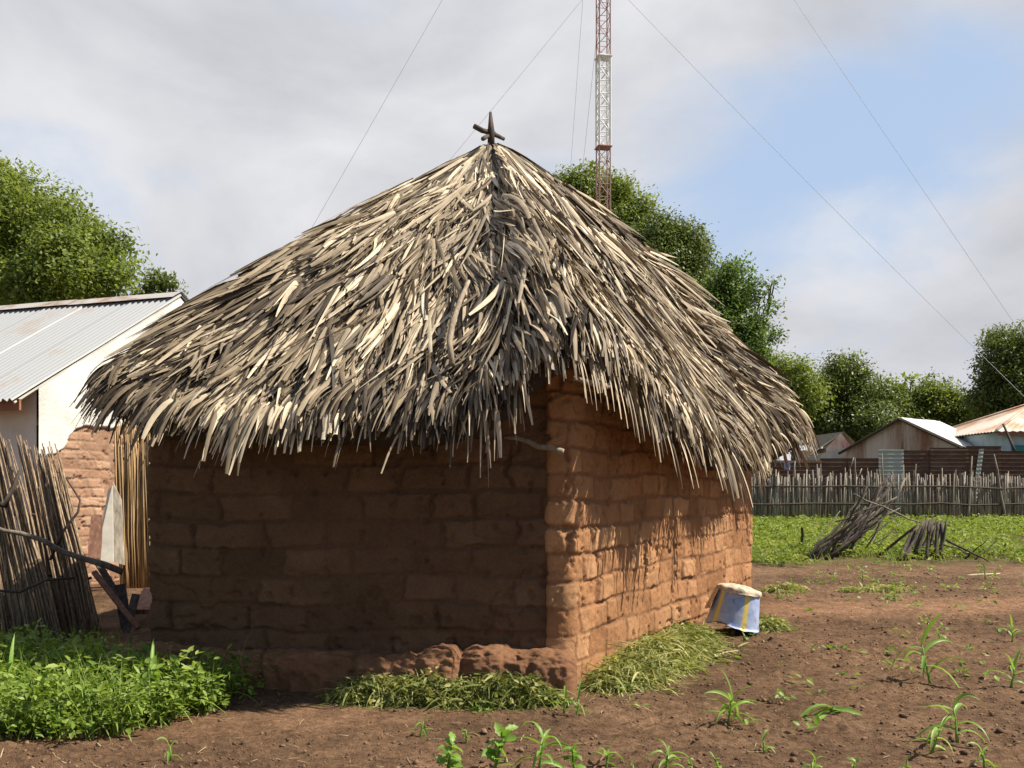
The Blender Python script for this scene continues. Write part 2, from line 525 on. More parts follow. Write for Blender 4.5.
def round_path(pts, rad, step):
    """Plan polyline with rounded corners, resampled evenly."""
    pts = [np.array(p, float) for p in pts]
    out = [pts[0]]
    for i in range(1, len(pts) - 1):
        a, b, c = pts[i - 1], pts[i], pts[i + 1]
        r1 = min(rad[i] if not np.isscalar(rad) else rad, np.linalg.norm(a - b) * .45, np.linalg.norm(c - b) * .45)
        p = b + (a - b) / np.linalg.norm(a - b) * r1; q = b + (c - b) / np.linalg.norm(c - b) * r1
        for t in np.linspace(0, 1, 8):
            out.append((1 - t) ** 2 * p + 2 * t * (1 - t) * b + t * t * q)
    out.append(pts[-1])
    out = np.array(out)
    s = np.r_[0, np.cumsum(np.linalg.norm(np.diff(out, axis=0), axis=1))]
    n = max(2, int(s[-1] / step))
    u = np.linspace(0, s[-1], n)
    return np.stack([np.interp(u, s, out[:, 0]), np.interp(u, s, out[:, 1])], 1), u


def brick_patch(pts, rad, ztop, zbot=-0.1, step=0.012, ch=0.2, bl=0.44, depth=0.022, seed=0, plaster=None, z_stain=None, amp=1.0):
    P, u = round_path(pts, rad, step)
    T = np.gradient(P, axis=0); T /= np.linalg.norm(T, axis=1)[:, None]
    Nn = np.stack([T[:, 1], -T[:, 0]], 1)
    top = np.array([ztop(p, uu) for p, uu in zip(P, u)])
    zb = np.array([zbot(p) if callable(zbot) else zbot for p in P])
    nv = int((top.max() - zb.min()) / step)
    v = np.linspace(0, 1, nv)
    Z = zb[:, None] + (top - zb)[:, None] * v[None, :]
    U = np.repeat(u[:, None], nv, 1)
    wz = Z + 0.085 * min(1, ch / .2) ** 2 * fbm(U * 1.5, Z * 1.5, seed + 1, 3) + 0.03 * min(1, ch / .2) ** 2 * fbm(U * 9, Z * 9, seed + 31, 3)
    row = np.floor(wz / ch)
    fz = wz / ch - row
    uo = U + bl * (0.5 * (row % 2) + 0.35 * _hash(row, row * 0 + 3, seed)) + 0.10 * fbm(U * 4, Z * 7, seed + 2, 3)
    col = np.floor(uo / bl)
    jit0 = (_hash(col, row, seed + 5) - 0.5) * 0.55; jit1 = (_hash(col + 1, row, seed + 5) - 0.5) * 0.55
    fu = uo / bl - col
    c2 = np.where(fu < jit0, col - 1, np.where(fu > 1 + jit1, col + 1, col))
    du = np.minimum(np.abs(fu - jit0), np.abs(fu - 1 - jit1)) * bl
    dz = np.minimum(fz, 1 - fz) * ch
    warp = (0.012 + 0.014 * amp) * fbm(U * 13, Z * 13, seed + 7, 4)
    jw = 0.010 * sstep(-0.1, 0.25, fbm(U * 2.3, Z * 3.1, seed + 51, 2))
    d = np.minimum(du, dz) + warp - jw
    br = _hash(c2, row, seed + 9)
    fill = sstep(-0.10, 0.24, fbm(U * 1.1, Z * 1.4, seed + 11, 3) + 0.05)      # where joints are smeared flush
    rel_ = sstep(0.000, 0.016, d) * (1 - 0.7 * fill)
    h = depth * rel_ + 0.026 * (br - 0.5) * rel_ + 0.018 * amp * fbm(U * 5, Z * 5, seed + 13, 4) + 0.020 * amp * fbm(U * 20, Z * 20, seed + 15, 3)
    pit = sstep(0.17, 0.28, fbm(U * 12, Z * 12, seed + 17, 3)); h = h - 0.022 * pit
    crack = sstep(0.018, 0.0, np.abs(fbm(U * 2.1, Z * 2.6, seed + 19, 4))) * sstep(0.0, 0.15, fbm(U * 0.9, Z, seed + 23, 2))
    h = h - 0.016 * crack
    bulge = 0.028 * fbm(U * 0.8, Z * 0.9, seed + 21, 2)
    h = h + bulge
    mort = 1 - sstep(0.004, 0.022, d)
    pl = np.zeros_like(h)
    if plaster is not None:
        pl = plaster(U, Z)
        h = h * (1 - pl) + pl * (0.035 + 0.004 * fbm(U * 3, Z * 3, seed + 41, 3))
    st = np.zeros_like(h)
    if z_stain is not None: st = z_stain(U, Z, br, row)
    V = np.stack([P[:, 0, None] + Nn[:, 0, None] * h, P[:, 1, None] + Nn[:, 1, None] * h, Z], -1)
    return V.reshape(-1, 3), grid_faces(len(u), nv), dict(rnd=np.clip(br * 0.75 + 0.13 + 0.5 * fbm(U * 2, Z * 2, seed + 25, 3), 0, 1), mortar=mort, stain=st, plaster=pl)


hut = thing('mud_brick_hut', 'brown mud brick hut with shaggy grey palm thatch roof, standing in the middle', 'hut', (0, 9.3, 0))


def hut_top(p, u):
    z, t = roof_z(np.array([p[0]]), np.array([p[1]]))
    return float(min(2.3, z[0] - 0.06))


d_l = (GV - PL) / np.linalg.norm(GV - PL)
d_r = (PR - P0) / np.linalg.norm(PR - P0)
# left wall: dark lowest course stain, pale mortar at the top
def st_left(U, Z, br, row):
    return 0.35 * ((row == 2) * (br > 0.25)) * (0.7 + 0.3 * br)
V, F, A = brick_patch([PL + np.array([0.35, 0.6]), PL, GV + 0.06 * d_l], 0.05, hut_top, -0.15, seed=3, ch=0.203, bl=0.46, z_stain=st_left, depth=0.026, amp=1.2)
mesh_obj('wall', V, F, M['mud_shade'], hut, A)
fwd = np.array([-d_l[1], d_l[0]]) * -0.035
V, F, A = brick_patch([GV + np.array([-.005, .25]), GV + fwd, P0 + fwd, PR, PR + np.array([-0.6, 0.03])], [0, 0.04, 0.10, 0.05, 0], hut_top, -0.15, seed=14, ch=0.195, bl=0.34, depth=0.016, amp=0.75)
mesh_obj('wall', V, F, M['mud'], hut, A)
V, F, A = brick_patch([PR + np.array([-0.5, 0.028]), PB, PL + np.array([0.33, 0.57])], 0.05, hut_top, -0.15, step=0.05, seed=33)
mesh_obj('wall', V, F, M['mud'], hut, A)

# plinth
def make_plinth():
    u = np.arange(-2.78, 0.47, 0.012); nv = 44
    wallY = np.interp(u, [PL[0], GV[0], P0[0]], [PL[1], GV[1], P0[1]])
    lump_c = np.array([-0.52, -0.08, 0.26]); lump_w = np.array([0.16, 0.28, 0.20])
    k = np.abs((u[:, None] - lump_c) / lump_w)
    lump = np.max(np.sqrt(np.clip(1 - k ** 2.6, 0, 1)), axis=1)
    right = sstep(-0.72, -0.6, u)
    Hh = (0.27 + 0.06 * fbm(u * 2, u * 0, 5, 2)) * (1 - right) + right * (0.235 + 0.06 * lump + 0.05 * fbm(u * 4, u * 0 + 2, 6, 3))
    D = (0.22 + 0.07 * fbm(u * 1.8, u * 0, 4, 3)) * (1 - right) + right * (0.19 + 0.09 * lump)
    D = np.where(u > 0.05, D + 0.03, D)
    endf = np.sqrt(np.clip(1 - (np.clip(u - 0.36, 0, 1) / 0.115) ** 2, 0.0, 1))
    D = D * (1 + 0.35 * fbm(u * 4.5, u * 0 + 4, 66, 3)); D = D * endf; Hh = Hh * (0.55 + 0.45 * endf)
    a = np.linspace(0.0, math.pi / 2, nv)
    ca = np.sign(np.cos(a)) * np.abs(np.cos(a)) ** 0.55; sa = np.abs(np.sin(a)) ** 0.6
    U = np.repeat(u[:, None], nv, 1); AA = np.repeat(a[None, :], len(u), 0)
    dn = 0.085 * fbm(U * 6, AA * 1.8, 61, 4) + 0.06 * fbm(U * 20, AA * 6, 62, 4)
    seg = sstep(0.03, 0.0, np.abs(((u + 0.18 + 0.12 * np.sin(u * 3)) % 0.62) - 0.31 + 0.04 * fbm(u * 5, u * 0, 9)))[:, None] * (1 - right)[:, None]
    dn = dn - 0.03 * seg
    Y = wallY[:, None] + 0.05 - (D[:, None] + 0.05 + dn) * ca[None, :] * 1.0
    Z = (Hh[:, None] + dn * 0.6) * sa[None, :] + 0.02
    Z[:, 0] = -0.08
    rn = np.clip(0.5 + fbm(U * 3, AA * 2, 63, 3), 0, 1)
    return np.stack([U, Y, Z], -1).reshape(-1, 3), grid_faces(len(u), nv), dict(rnd=rn, mortar=rn * 0, stain=np.clip(0.25 * seg + 0 * rn, 0, 1))
V, F, A = make_plinth()
tag(mesh_obj('plinth', V, F, M['plinth'], hut, A), 'lumpy red mud plinth along the foot of the shaded wall')

def roof_at(px, py, lift):
    """Point on the near side of the roof under a pixel, lifted off it."""
    Y = np.linspace(6.4, 12.5, 3000)
    x = (px - 512) / FPX * Y; z = EYE - (py - HOR) / FPX * Y
    rz, t = roof_z(x, Y)
    ok = (t < 1.05) & (z < rz)
    k = int(np.argmax(ok)) if ok.any() else int(np.argmin(np.abs(z - rz)))
    p = np.array([x[k], Y[k], z[k]])
    n = roof_n(np.array([p[0]]), np.array([p[1]]))[0]
    return p + n * lift


# roof shell + thatch strips in one mesh
def make_roof():
    nth, nt = 240, 40
    th = np.linspace(-math.pi, math.pi, nth, endpoint=False)
    t = np.linspace(0.0, 0.985, nt)
    re, ze, p = eave(th)
    Vs = []
    for off in (0.0, -0.16):
        R = re[:, None] * t[None, :]
        Z = AP[2] + (ze - AP[2])[:, None] * (np.maximum(t[None, :], 1e-5) ** p[:, None]) + off
        Vs.append(np.stack([AP[0] + R * np.cos(th)[:, None], AP[1] + R * np.sin(th)[:, None], Z], -1).reshape(-1, 3))
    f = grid_faces(nth, nt, True); n0 = nth * nt
    rim = np.array([[i * nt + nt - 1, ((i + 1) % nth) * nt + nt - 1, n0 + ((i + 1) % nth) * nt + nt - 1, n0 + i * nt + nt - 1] for i in range(nth)])
    return np.concatenate(Vs), np.concatenate([f, f[:, ::-1] + n0, rim])


def trace(th0, t0, L, W, yaw, h0, tip, rndc, nseg=6, roll=None, prof=(0.75, 1, 1, 1, 0.95, 0.85, 0.6), fold=0.15, droopk=1.0):
    N = len(th0)
    re, ze, p = eave(th0)
    x = AP[0] + re * t0 * np.cos(th0); y = AP[1] + re * t0 * np.sin(th0)
    z, t = roof_z(x, y)
    pos = np.stack([x, y, z], -1) + roof_n(x, y) * h0[:, None]
    def fall(px_, py_, rad):
        q = roof_n(px_, py_); g = q[:, :2] / (np.linalg.norm(q[:, :2], axis=1)[:, None] + 1e-9)
        b = g * 0.52 + np.stack([np.cos(rad), np.sin(rad)], -1) * 0.48
        return np.arctan2(b[:, 1], b[:, 0])
    az = fall(x, y, th0) + yaw
    v = np.zeros((N, 3)); rows = []
    prof = np.interp(np.linspace(0, 1, nseg + 1), np.linspace(0, 1, len(prof)), prof)
    prof2 = np.interp(np.linspace(0, 1, nseg + 1), np.linspace(0, 1, 6), [0.7, 1, 0.95, 0.72, 0.42, 0.10])
    mixp = np.clip(rng.uniform(-0.3, 1.6, N), 0, 1)
    ds = L / nseg
    bend = rng.normal(0, 0.04, N)
    nr = roof_n(x, y)
    for k in range(nseg + 1):
        z, t = roof_z(pos[:, 0], pos[:, 1])
        nr_new = roof_n(pos[:, 0], pos[:, 1])
        inside = (t < 1.0)
        nr = np.where(inside[:, None], nr_new, nr)
        h2 = np.stack([np.cos(az), np.sin(az), 0 * az], -1)
        tan = h2 - nr * (h2 * nr).sum(1)[:, None]
        tan /= np.linalg.norm(tan, axis=1)[:, None]
        tan = tan + nr * (tip / L)[:, None]
        if k == 0: v = tan.copy()
        out = v.copy(); out[:, 2] -= 0.19 * droopk
        v = np.where(inside[:, None], tan, out)
        v /= np.linalg.norm(v, axis=1)[:, None]
        side = np.cross(v, nr); side /= np.linalg.norm(side, axis=1)[:, None] + 1e-9
        nn = np.cross(side, v)
        if roll is not None:
            c, s_ = np.cos(roll)[:, None], np.sin(roll)[:, None]
            side, nn = side * c + nn * s_, nn * c - side * s_
        w = (W * (prof[k] * (1 - mixp) + prof2[k] * mixp))[:, None] * 0.5
        rows.append(np.stack([pos - side * w, pos + nn * w * fold * 2, pos + side * w], 1))
        pos = pos + v * ds[:, None]
        az = az + bend / nseg * 3
        below = roof_z(pos[:, 0], pos[:, 1])[0]
        fix = inside & (pos[:, 2] < below + 0.01)
        pos[fix, 2] = below[fix] + 0.015
    V, F, own = ribbon(np.stack(rows, 1))
    return V, F, rndc[own]


def thatch():
    parts = []
    def emit(*a, **k):
        parts.append(trace(*a, **k))
    # fan leaves laid in clumps
    nc = 2100
    thc = rng.uniform(-math.pi, math.pi, nc * 3)
    r_here = eave(thc)[0]
    keep = rng.uniform(0, 1, len(thc)) < (r_here / r_here.max()) ** 2      # even cover over the long side too
    thc = thc[keep][:nc]; nc = len(thc)
    tc = np.sqrt(rng.uniform(0.004, 0.98, nc))
    tone = rng.normal(0, 0.17, nc)
    tone += 0.5 * fbm(thc * 4, tc * 5, 71, 3)
    _re = eave(thc)[0]; _x = AP[0] + _re * tc * np.cos(thc); _y = AP[1] + _re * tc * np.sin(thc)
    tone += 0.22 * np.exp(-((_x + 1.0) / .55) ** 2 - ((_y - 9.0) / .7) ** 2)          # a paler, newer course of leaves
    for hx, hy, hr in ((512, 285, .13), (322, 300, .18), (560, 240, .15), (672, 345, .16), (250, 352, .15), (745, 415, .16), (480, 365, .16)):    # spots of darker leaf tone, in place of holes
        hp = roof_at(hx, hy, 0); tone -= 0.5 * np.exp(-(((_x - hp[0]) / hr) ** 2 + ((_y - hp[1]) / hr) ** 2))
    cyaw = rng.normal(0, 0.16, nc)
    hc = rng.uniform(0.005, 0.15, nc) * np.clip(tc / 0.35, 0.25, 1)
    ns = 12
    k = np.repeat(np.arange(nc), ns); N = len(k)
    fan = np.tile(np.linspace(-1, 1, ns), nc) + rng.normal(0, 0.12, N)
    re = eave(thc[k])[0]
    lat = fan * rng.uniform(0.05, 0.16, nc)[k]
    th = thc[k] + lat / np.maximum(re * tc[k], 0.35)
    t0 = np.clip(tc[k] + rng.normal(0, 0.015, N), 0.01, 0.985)
    L = rng.uniform(0.45, 0.95, nc)[k] * rng.uniform(0.65, 1.1, N)
    L = np.where(t0 > 0.80, L * 0.75, L)
    # keep the fringe from hanging too far: strips end soon after the eave, a few go on
    over = (t0 * re + L * 0.72) - re
    lim = rng.exponential(0.13, nc)[k] * rng.uniform(0.4, 1.15, N) + 0.03
    ex = np.where(over > lim, over - lim, 0)
    L = np.maximum(L - ex / 0.72, 0.18)
    W = rng.uniform(0.014, 0.046, N)
    c = np.clip(0.55 + tone[k] + rng.normal(0, 0.26, N), 0, 1)
    emit(th, t0, L, W, cyaw[k] + fan * 0.14 + rng.normal(0, 0.085, N), hc[k] + rng.uniform(0, .02, N), rng.uniform(-0.02, 0.075, N) * np.clip(t0 / .4, .2, 1), c, roll=rng.normal(0, 0.62, N))
    # loose single strips, narrower, more disorderly
    N = 3800
    th = rng.uniform(-math.pi, math.pi, N); t0 = np.sqrt(rng.uniform(0.003, 0.97, N)); re = eave(th)[0]
    L = rng.uniform(0.2, 0.75, N)
    over = (t0 * re + L * 0.72) - re; lim = rng.exponential(0.08, N) + 0.03
    L = np.maximum(L - np.where(over > lim, over - lim, 0) / 0.72, 0.15)
    emit(th, t0, L, rng.uniform(0.010, 0.036, N), rng.normal(0, 0.22, N), rng.uniform(0.04, 0.14, N) * np.clip(t0 / .45, .1, 1), rng.uniform(-0.03, 0.08, N) * np.clip(t0 / .45, .1, 1),
         np.clip(rng.normal(0.66, 0.22, N), 0, 1), roll=rng.normal(0, 0.7, N))
    # thick fringe under the eave edge
    N = 3600
    th = rng.uniform(-math.pi, math.pi, N); re = eave(th)[0]
    t0 = rng.uniform(0.84, 0.985, N)
    L = (1 - t0) * re / 0.72 + rng.exponential(0.07, N) + 0.02
    emit(th, t0, np.minimum(L, 0.85), rng.uniform(0.010, 0.032, N), rng.normal(0, 0.16, N), rng.uniform(-0.12, 0.04, N), rng.uniform(-0.05, 0.05, N),
         np.clip(rng.normal(0.40, 0.2, N), 0, 1), roll=rng.normal(0, 0.8, N), droopk=1.3)
    # long threads hanging off the eave
    pxs = [(235, .16), (228, .22), (258, .15), (350, .30), (362, .18), (420, .16), (446, .2), (455, .25), (472, .34), (480, .38), (490, .5), (495, .44), (502, .35),
           (510, .3), (525, .18), (560, .2), (572, .5), (574, .34), (615, .3), (622, .2), (640, .18), (655, .3), (662, .25), (700, .2), (728, .2), (160, .12), (120, .14)] + [(float(p_), float(l_)) for p_, l_ in zip(rng.uniform(586, 690, 46), rng.uniform(.16, .52, 46))]
    n = len(pxs)
    th = []; 
    for px, l in pxs:
        # eave angle seen at that column
        ex = AP[0] + RE * np.cos(TH); ey = AP[1] + RE * np.sin(TH)
        p = 512 + FPX * ex / ey
        nrm_ok = (ey < 10.5)
        k = np.argmin(np.abs(p - px) + 1000 * (~nrm_ok) + 3 * np.maximum(ey - 8.5, 0) * (px < 700))
        th.append(TH[k])
    th = np.repeat(np.array(th), 2) + rng.normal(0, 0.008, 2 * n)
    ln = np.repeat(np.array([q[1] for q in pxs]), 2) * rng.uniform(0.7, 1.2, 2 * n)
    emit(th, np.full(2 * n, 0.93), 0.07 * eave(th)[0] / 0.7 + ln, rng.uniform(0.010, 0.022, 2 * n), rng.normal(0, 0.06, 2 * n), np.full(2 * n, 0.0), np.zeros(2 * n),
         np.clip(rng.normal(0.62, 0.15, 2 * n), 0, 1), nseg=8, roll=rng.normal(0, 0.6, 2 * n), droopk=1.1)
    # capping leaves round the peak
    N = 260
    th = rng.uniform(-math.pi, math.pi, N)
    emit(th, rng.uniform(0.005, 0.06, N), rng.uniform(0.5, 1.1, N), rng.uniform(0.02, 0.05, N), rng.normal(0, 0.12, N), rng.uniform(0.0, 0.05, N), rng.uniform(-0.03, 0.02, N),
         np.clip(rng.normal(0.55, 0.25, N), 0, 1), roll=rng.normal(0, 0.5, N))
    Vs, Fs, Rs = [], [], []; b = 0
    for V, F, r in parts:
        Vs.append(V); Fs.append(F + b); Rs.append(r); b += len(V)
    return np.concatenate(Vs), np.concatenate(Fs), np.concatenate(Rs)


Vr, Fr = make_roof(); Vt, Ft, Rt = thatch()
roof = mesh_obj('thatch_roof', np.concatenate([Vr, Vt]), np.concatenate([Fr, Ft + len(Vr)]), [M['roof_under'], M['thatch']], hut,
                {'rnd': np.r_[np.zeros(len(Vr)), Rt]}, False, matidx=np.r_[np.zeros(len(Fr)), np.ones(len(Ft))])


def roof_log(pts, r, m='wood', lab=None, name='roof_pole'):
    mb = MB().tube(pts, r, 8, random.random(), 0, 0.2)
    o = mb.build(name, M[m], roof)
    if lab: o['label'] = lab
roof_log([at(491, 148, 9.3), at(491, 130, 9.3), at(490.5, 112, 9.3)], [0.036, 0.034, 0.012], 'dark_wood', 'upright dark stake at the peak', 'finial_pole')
roof_log(crooked(at(474, 126, 9.2), at(504, 139, 9.45), 5, 0.008), [0.024, 0.026, 0.018], 'dark_wood', 'short crossed stick at the peak', 'finial_pole')
roof_log(crooked(at(483, 139, 9.1), at(494, 133, 9.5), 4, 0.006), [0.02, 0.022], 'dark_wood', None, 'finial_pole')


roof_log([roof_at(478, 305, .22), roof_at(470, 330, .25), roof_at(463, 350, .25), roof_at(460, 370, .25), roof_at(463, 390, .23)], [0.013, 0.018, 0.022, 0.023, 0.02], 'pale_wood', 'curved pale stick lying on the front of the thatch')
roof_log([roof_at(712, 346, .10), roof_at(738, 366, .10), roof_at(758, 381, .10)], [0.035, 0.045, 0.04], 'wood', 'grey pole end lying along the right edge of the thatch')
roof_log(crooked(roof_at(640, 345, .12), roof_at(668, 395, .12), 6, 0.01), [0.025, 0.03], 'dark_wood')
roof_log(crooked(at(505, 437, 6.95), at(563, 452, 6.75), 6, 0.006), [0.014, 0.018, 0.022], 'pale_wood', 'bare stick poking out under the eave', 'rafter_pole')
roof_log(crooked(roof_at(575, 372, -0.05), at(609, 386, 6.75), 5, 0.006), [0.016, 0.02], 'pale_wood', None, 'rafter_pole')

# ------------------------------------------------------------------ white gabled house on the left
HE = np.array([-5.82, 11.6]); hg = np.array([0.342, 0.9397]); hd = np.array([-0.9397, 0.342])
house = thing('white_house', 'white plastered house with pale corrugated roof and bare brick gable foot, left edge', 'house', (-8.5, 15.5, 0.2))
HW = 2.94; ZEV, ZPK = 2.50, 4.24
def gable_top(p, u):
    s = (p - HE) @ hg
    return ZEV + (ZPK - ZEV) * (1 - abs(s - HW) / HW) - 0.05
def gable_plaster(U, Z):
    edge = 1.78 + 0.55 * sstep(0.0, 0.9, U) + 0.35 * fbm(U * 2.2, Z * 2.2, 91, 4) - 1.6 * sstep(0.12, 0.0, U)
    return sstep(-0.012, 0.012, Z - edge)
t = mud_mat('gable_plaster_and_brick', (0.26, 0.15, 0.10), (0.36, 0.22, 0.15), (0.46, 0.31, 0.22), (0.30, 0.20, 0.14))
pr = t.b.inputs['Base Color'].links[0].from_socket
pw = t.ramp(t.noise(1.6, 5, 0.6), [(0.25, (0.46, 0.44, 0.40)), (0.42, (0.62, 0.605, 0.575)), (0.65, (0.74, 0.73, 0.70))])
t.color(t.mix(pr, pw, t.attr('plaster')))
M['gable'] = t.m
c0 = HE + 0.35 * hg; c1 = HE + (2 * HW - 0.35) * hg
V, F, A = brick_patch([c0, c1], 0, gable_top, 0.0, step=0.016, ch=0.12, bl=0.27, seed=52, depth=0.011, amp=0.3, plaster=gable_plaster)
mesh_obj('gable_wall', V, F, M['gable'], house, A)
fw = MB(); Lh = 9.0
P = [c0 + hd * 0.0, c0 + hd * Lh]
fw.add([(*P[0], 0), (*P[1], 0), (*P[1], ZEV + 0.12), (*P[0], ZEV + 0.12)], [(1, 0, 3, 2)])
Q = [c1 + hd * 0.0, c1 + hd * Lh]
fw.add([(*Q[0], 0), (*Q[1], 0), (*Q[1], ZEV + 0.12), (*Q[0], ZEV + 0.12)], [(0, 1, 2, 3)])
mm = HE + HW * hg
fw.add([(*P[1], 0), (*Q[1], 0), (*Q[1], ZEV), (*(mm + hd * Lh), ZPK - .06), (*P[1], ZEV)], [(0, 1, 2, 3, 4)])
fw.build('side_wall', M['grey_wall'], house, False)


def corrugated(o, along, down, La, n_per, amp=0.012, per=0.1, dz0=0.0, dz1=0.0, thick=0.006, sag=0.0):
    """Sheet: o 3-D corner, along = unit plan vector of the ridge, down = 3-D vector from ridge to eave."""
    na = int(La / per * 8); a = np.linspace(0, La, na)
    al = np.array([along[0], along[1], 0]); dn = np.array(down, float)
    nrm = np.cross(al, dn); nrm /= np.linalg.norm(nrm); nrm *= np.sign(nrm[2]) or 1
    b = np.linspace(0, 1, n_per)
    w = amp * np.sin(a * 2 * math.pi / per)
    sheet = 0.006 * np.sign(np.sin(a * 2 * math.pi / (per * 16)))
    wob = 0.03 * fbm(a[:, None] * 0.6 + 0 * b, b[None, :] * 2 + 0 * a[:, None], 5, 2)
    V = np.array(o)[None, None] + al * a[:, None, None] + dn * b[None, :, None] + nrm * (w[:, None, None] + sheet[:, None, None] + wob[..., None])
    n = na * n_per
    V2 = V - nrm * thick
    f = grid_faces(na, n_per)
    return np.concatenate([V.reshape(-1, 3), V2.reshape(-1, 3)]), np.concatenate([f, f[:, ::-1] + n])


rk = np.array([*(HE + HW * hg - hd * 0.05), ZPK])
V, F = corrugated(rk, hd, np.array([*(-hg * (HW + 0.06)), -(ZPK - ZEV) * (1 + 0.06 / HW)]), Lh + 0.3, 14, amp=.02)
mesh_obj('roof', V, F, M['white_sheet'], house)
V, F = corrugated(rk, hd, np.array([*(hg * (HW + 0.06)), -(ZPK - ZEV) * (1 + 0.06 / HW)]), Lh + 0.3, 8)
mesh_obj('roof', V, F, M['white_sheet'], house)
cap = MB()
for k in range(5):
    a0, a1 = -0.14 + k * 1.9, -0.14 + (k + 1) * 1.9 + .1
    pts = []
    for aa in (a0 + .08, a1 + .08):
        q = HE + HW * hg + hd * aa
        for s in (-0.2, -0.08, 0, 0.08, 0.2):
            pts.append((*(q + hg * s), ZPK + 0.045 + (k % 2) * 0.008 - abs(s) * 0.56))
    cap.add(pts, [(i, i + 1, i + 6, i + 5) for i in range(4)], 0.5)
cap.build('ridge_cap', M['rust_cap'], house, False)
fb = MB(); q0 = HE + hg * 0.05 - hd * 0.06; q1 = q0 + hd * (Lh)
ang = math.atan2(hd[1], hd[0])
mid = (q0 + q1) / 2
fb.box((*mid, ZEV - 0.075), (Lh, 0.03, 0.13), ang)
fb.build('fascia_board', M['fascia'], house, False)
rb = MB()
for sgn in (1, -1):
    a = np.array([*(HE + HW * hg - hd * 0.02), ZPK - 0.05]); b = np.array([*(HE + (HW - sgn * HW) * hg - hd * 0.02), ZEV - 0.06])
    rb.tube([a, b], 0.018, 4)
rb.build('rake_board', M['fibre'], house, False)

# ------------------------------------------------------------------ left yard: reed screens, poles, planks
def reed_screen(name, label, corners, n, mat, thick=0.05, r=0.012, ties=(0.25, 0.6), ragged=0.25, group=None, tiemat='dark_wood'):
    """corners: bottom-left, bottom-right, top-left, top-right."""
    bl, br, tl, tr = [np.array(c, float) for c in corners]
    t = thing(name, label, 'screen', tuple((bl + br) / 2), group=group)
    mb = MB()
    nrm = np.cross(br - bl, tl - bl); nrm /= np.linalg.norm(nrm)
    for i in range(n):
        s = np.clip((i + random.uniform(-.4, .4)) / n, 0, 1)
        a = bl + (br - bl) * s + nrm * random.uniform(-thick, thick) / 2
        s2 = np.clip(s + random.gauss(0, 0.035), -.03, 1.03)
        b = tl + (tr - tl) * s2 + nrm * random.uniform(-thick, thick) / 2
        b = a + (b - a) * random.uniform(1 - ragged, 1.06)
        mb.tube(crooked(a, b, 4, 0.012), [r * random.uniform(.7, 1.3), r * .9, r * .5], 4, random.random())
    mb.build('reeds', M[mat], t)
    for q in ties:
        a = bl + (tl - bl) * q; b = br + (tr - br) * (q + random.uniform(-.03, .03))
        MB().tube(crooked(a - nrm * thick * .8 - (b - a) * .04, b - nrm * thick * .8 + (b - a) * .04, 6, 0.01), [0.016, 0.02, 0.014], 5, 0.5).build('cross_stick', M[tiemat], t)
    return t


def yard(px, py, Y): return at(px, py, Y)
reed_screen('reed_screen', 'dark collapsed reed screen at the left photo edge, leaning right', [yard(-45, 660, 8.6), yard(66, 650, 8.7), yard(-60, 420, 9.0), yard(8, 440, 9.0)], 150, 'reed', 0.10, 0.011, (0.35, 0.62), group='reed screens in the yard')
reed_screen('reed_screen', 'grey-brown fanned reed screen leaning left before the bare brick gable', [yard(58, 655, 9.0), yard(100, 630, 9.1), yard(18, 445, 9.5), yard(58, 452, 9.5)], 130, 'reed', 0.10, 0.011, (0.3, 0.55), 0.3, group='reed screens in the yard')
reed_screen('reed_screen', 'golden upright reed screen between brick gable and hut corner', [yard(121, 590, 12.1), yard(162, 585, 12.3), yard(114, 428, 12.1), yard(165, 420, 12.3)], 150, 'reed_gold', 0.08, 0.010, (0.3, 0.62, 0.8), 0.15, group='reed screens in the yard')


def single(name, label, cat, mb, mat, group=None, smooth=True):
    V = np.concatenate(mb.v)
    loc = (float(V[:, 0].mean()), float(V[:, 1].mean()), float(V[:, 2].min()))
    return tag(mb.build(name, mat, None, smooth, loc), label, cat, group)


single('fallen_pole', 'long thin dark pole slanting down across the reed screens', 'pole', MB().tube(crooked(yard(-20, 522, 8.4), yard(123, 572, 8.7), 8, .02), [.016, .022, .025, .032], 7, .2, 0, .15), M['wood'])
single('fallen_pole', 'bent grey branch curving over the fanned reed screen', 'pole', MB().tube([yard(50, 560, 8.9), yard(64, 530, 8.9), yard(78, 512, 8.9), yard(80, 500, 8.95), yard(66, 478, 9.0)], [.014, .013, .01, .008], 5, .4), M['dark_wood'])
single('fallen_pole', 'thin bowed branch low across the dark reed screen', 'pole', MB().tube([yard(-10, 590, 8.35), yard(20, 592, 8.35), yard(45, 580, 8.4), yard(75, 578, 8.5)], [.012, .014, .01], 5, .4), M['dark_wood'])
single('fallen_pole', 'thick dark stump of branch at upper left screen edge', 'pole', MB().tube([yard(-20, 500, 8.5), yard(5, 505, 8.5), yard(14, 485, 8.55), yard(20, 470, 8.6)], [.032, .03, .02, .012], 6, .3, 0, .3), M['dark_wood'])
def plank(label, a, b, w, t, mat, side=(1, 0.3, 0)):
    a = np.array(a); b = np.array(b); d = (b - a) / np.linalg.norm(b - a)
    s = np.array(side, float); s -= d * (s @ d); s /= np.linalg.norm(s); n = np.cross(d, s)
    mb = MB(); V = []
    for q, ww in ((0, 1.0), (.5, 1.05), (1, 0.9)):
        p = a + (b - a) * q + n * random.uniform(-.006, .006)
        V += [p - s * w * ww / 2 - n * t / 2, p + s * w * ww / 2 - n * t / 2, p + s * w * ww / 2 + n * t / 2, p - s * w * ww / 2 + n * t / 2]
    F = [(3, 2, 1, 0), (8, 9, 10, 11)]
    for k in (0, 4):
        for j in range(4): F.append((k + j, k + (j + 1) % 4, k + 4 + (j + 1) % 4, k + 4 + j))
    mb.add(V, F, random.random())
    return single('plank', label, 'plank', mb, M[mat], 'planks in the yard', False)
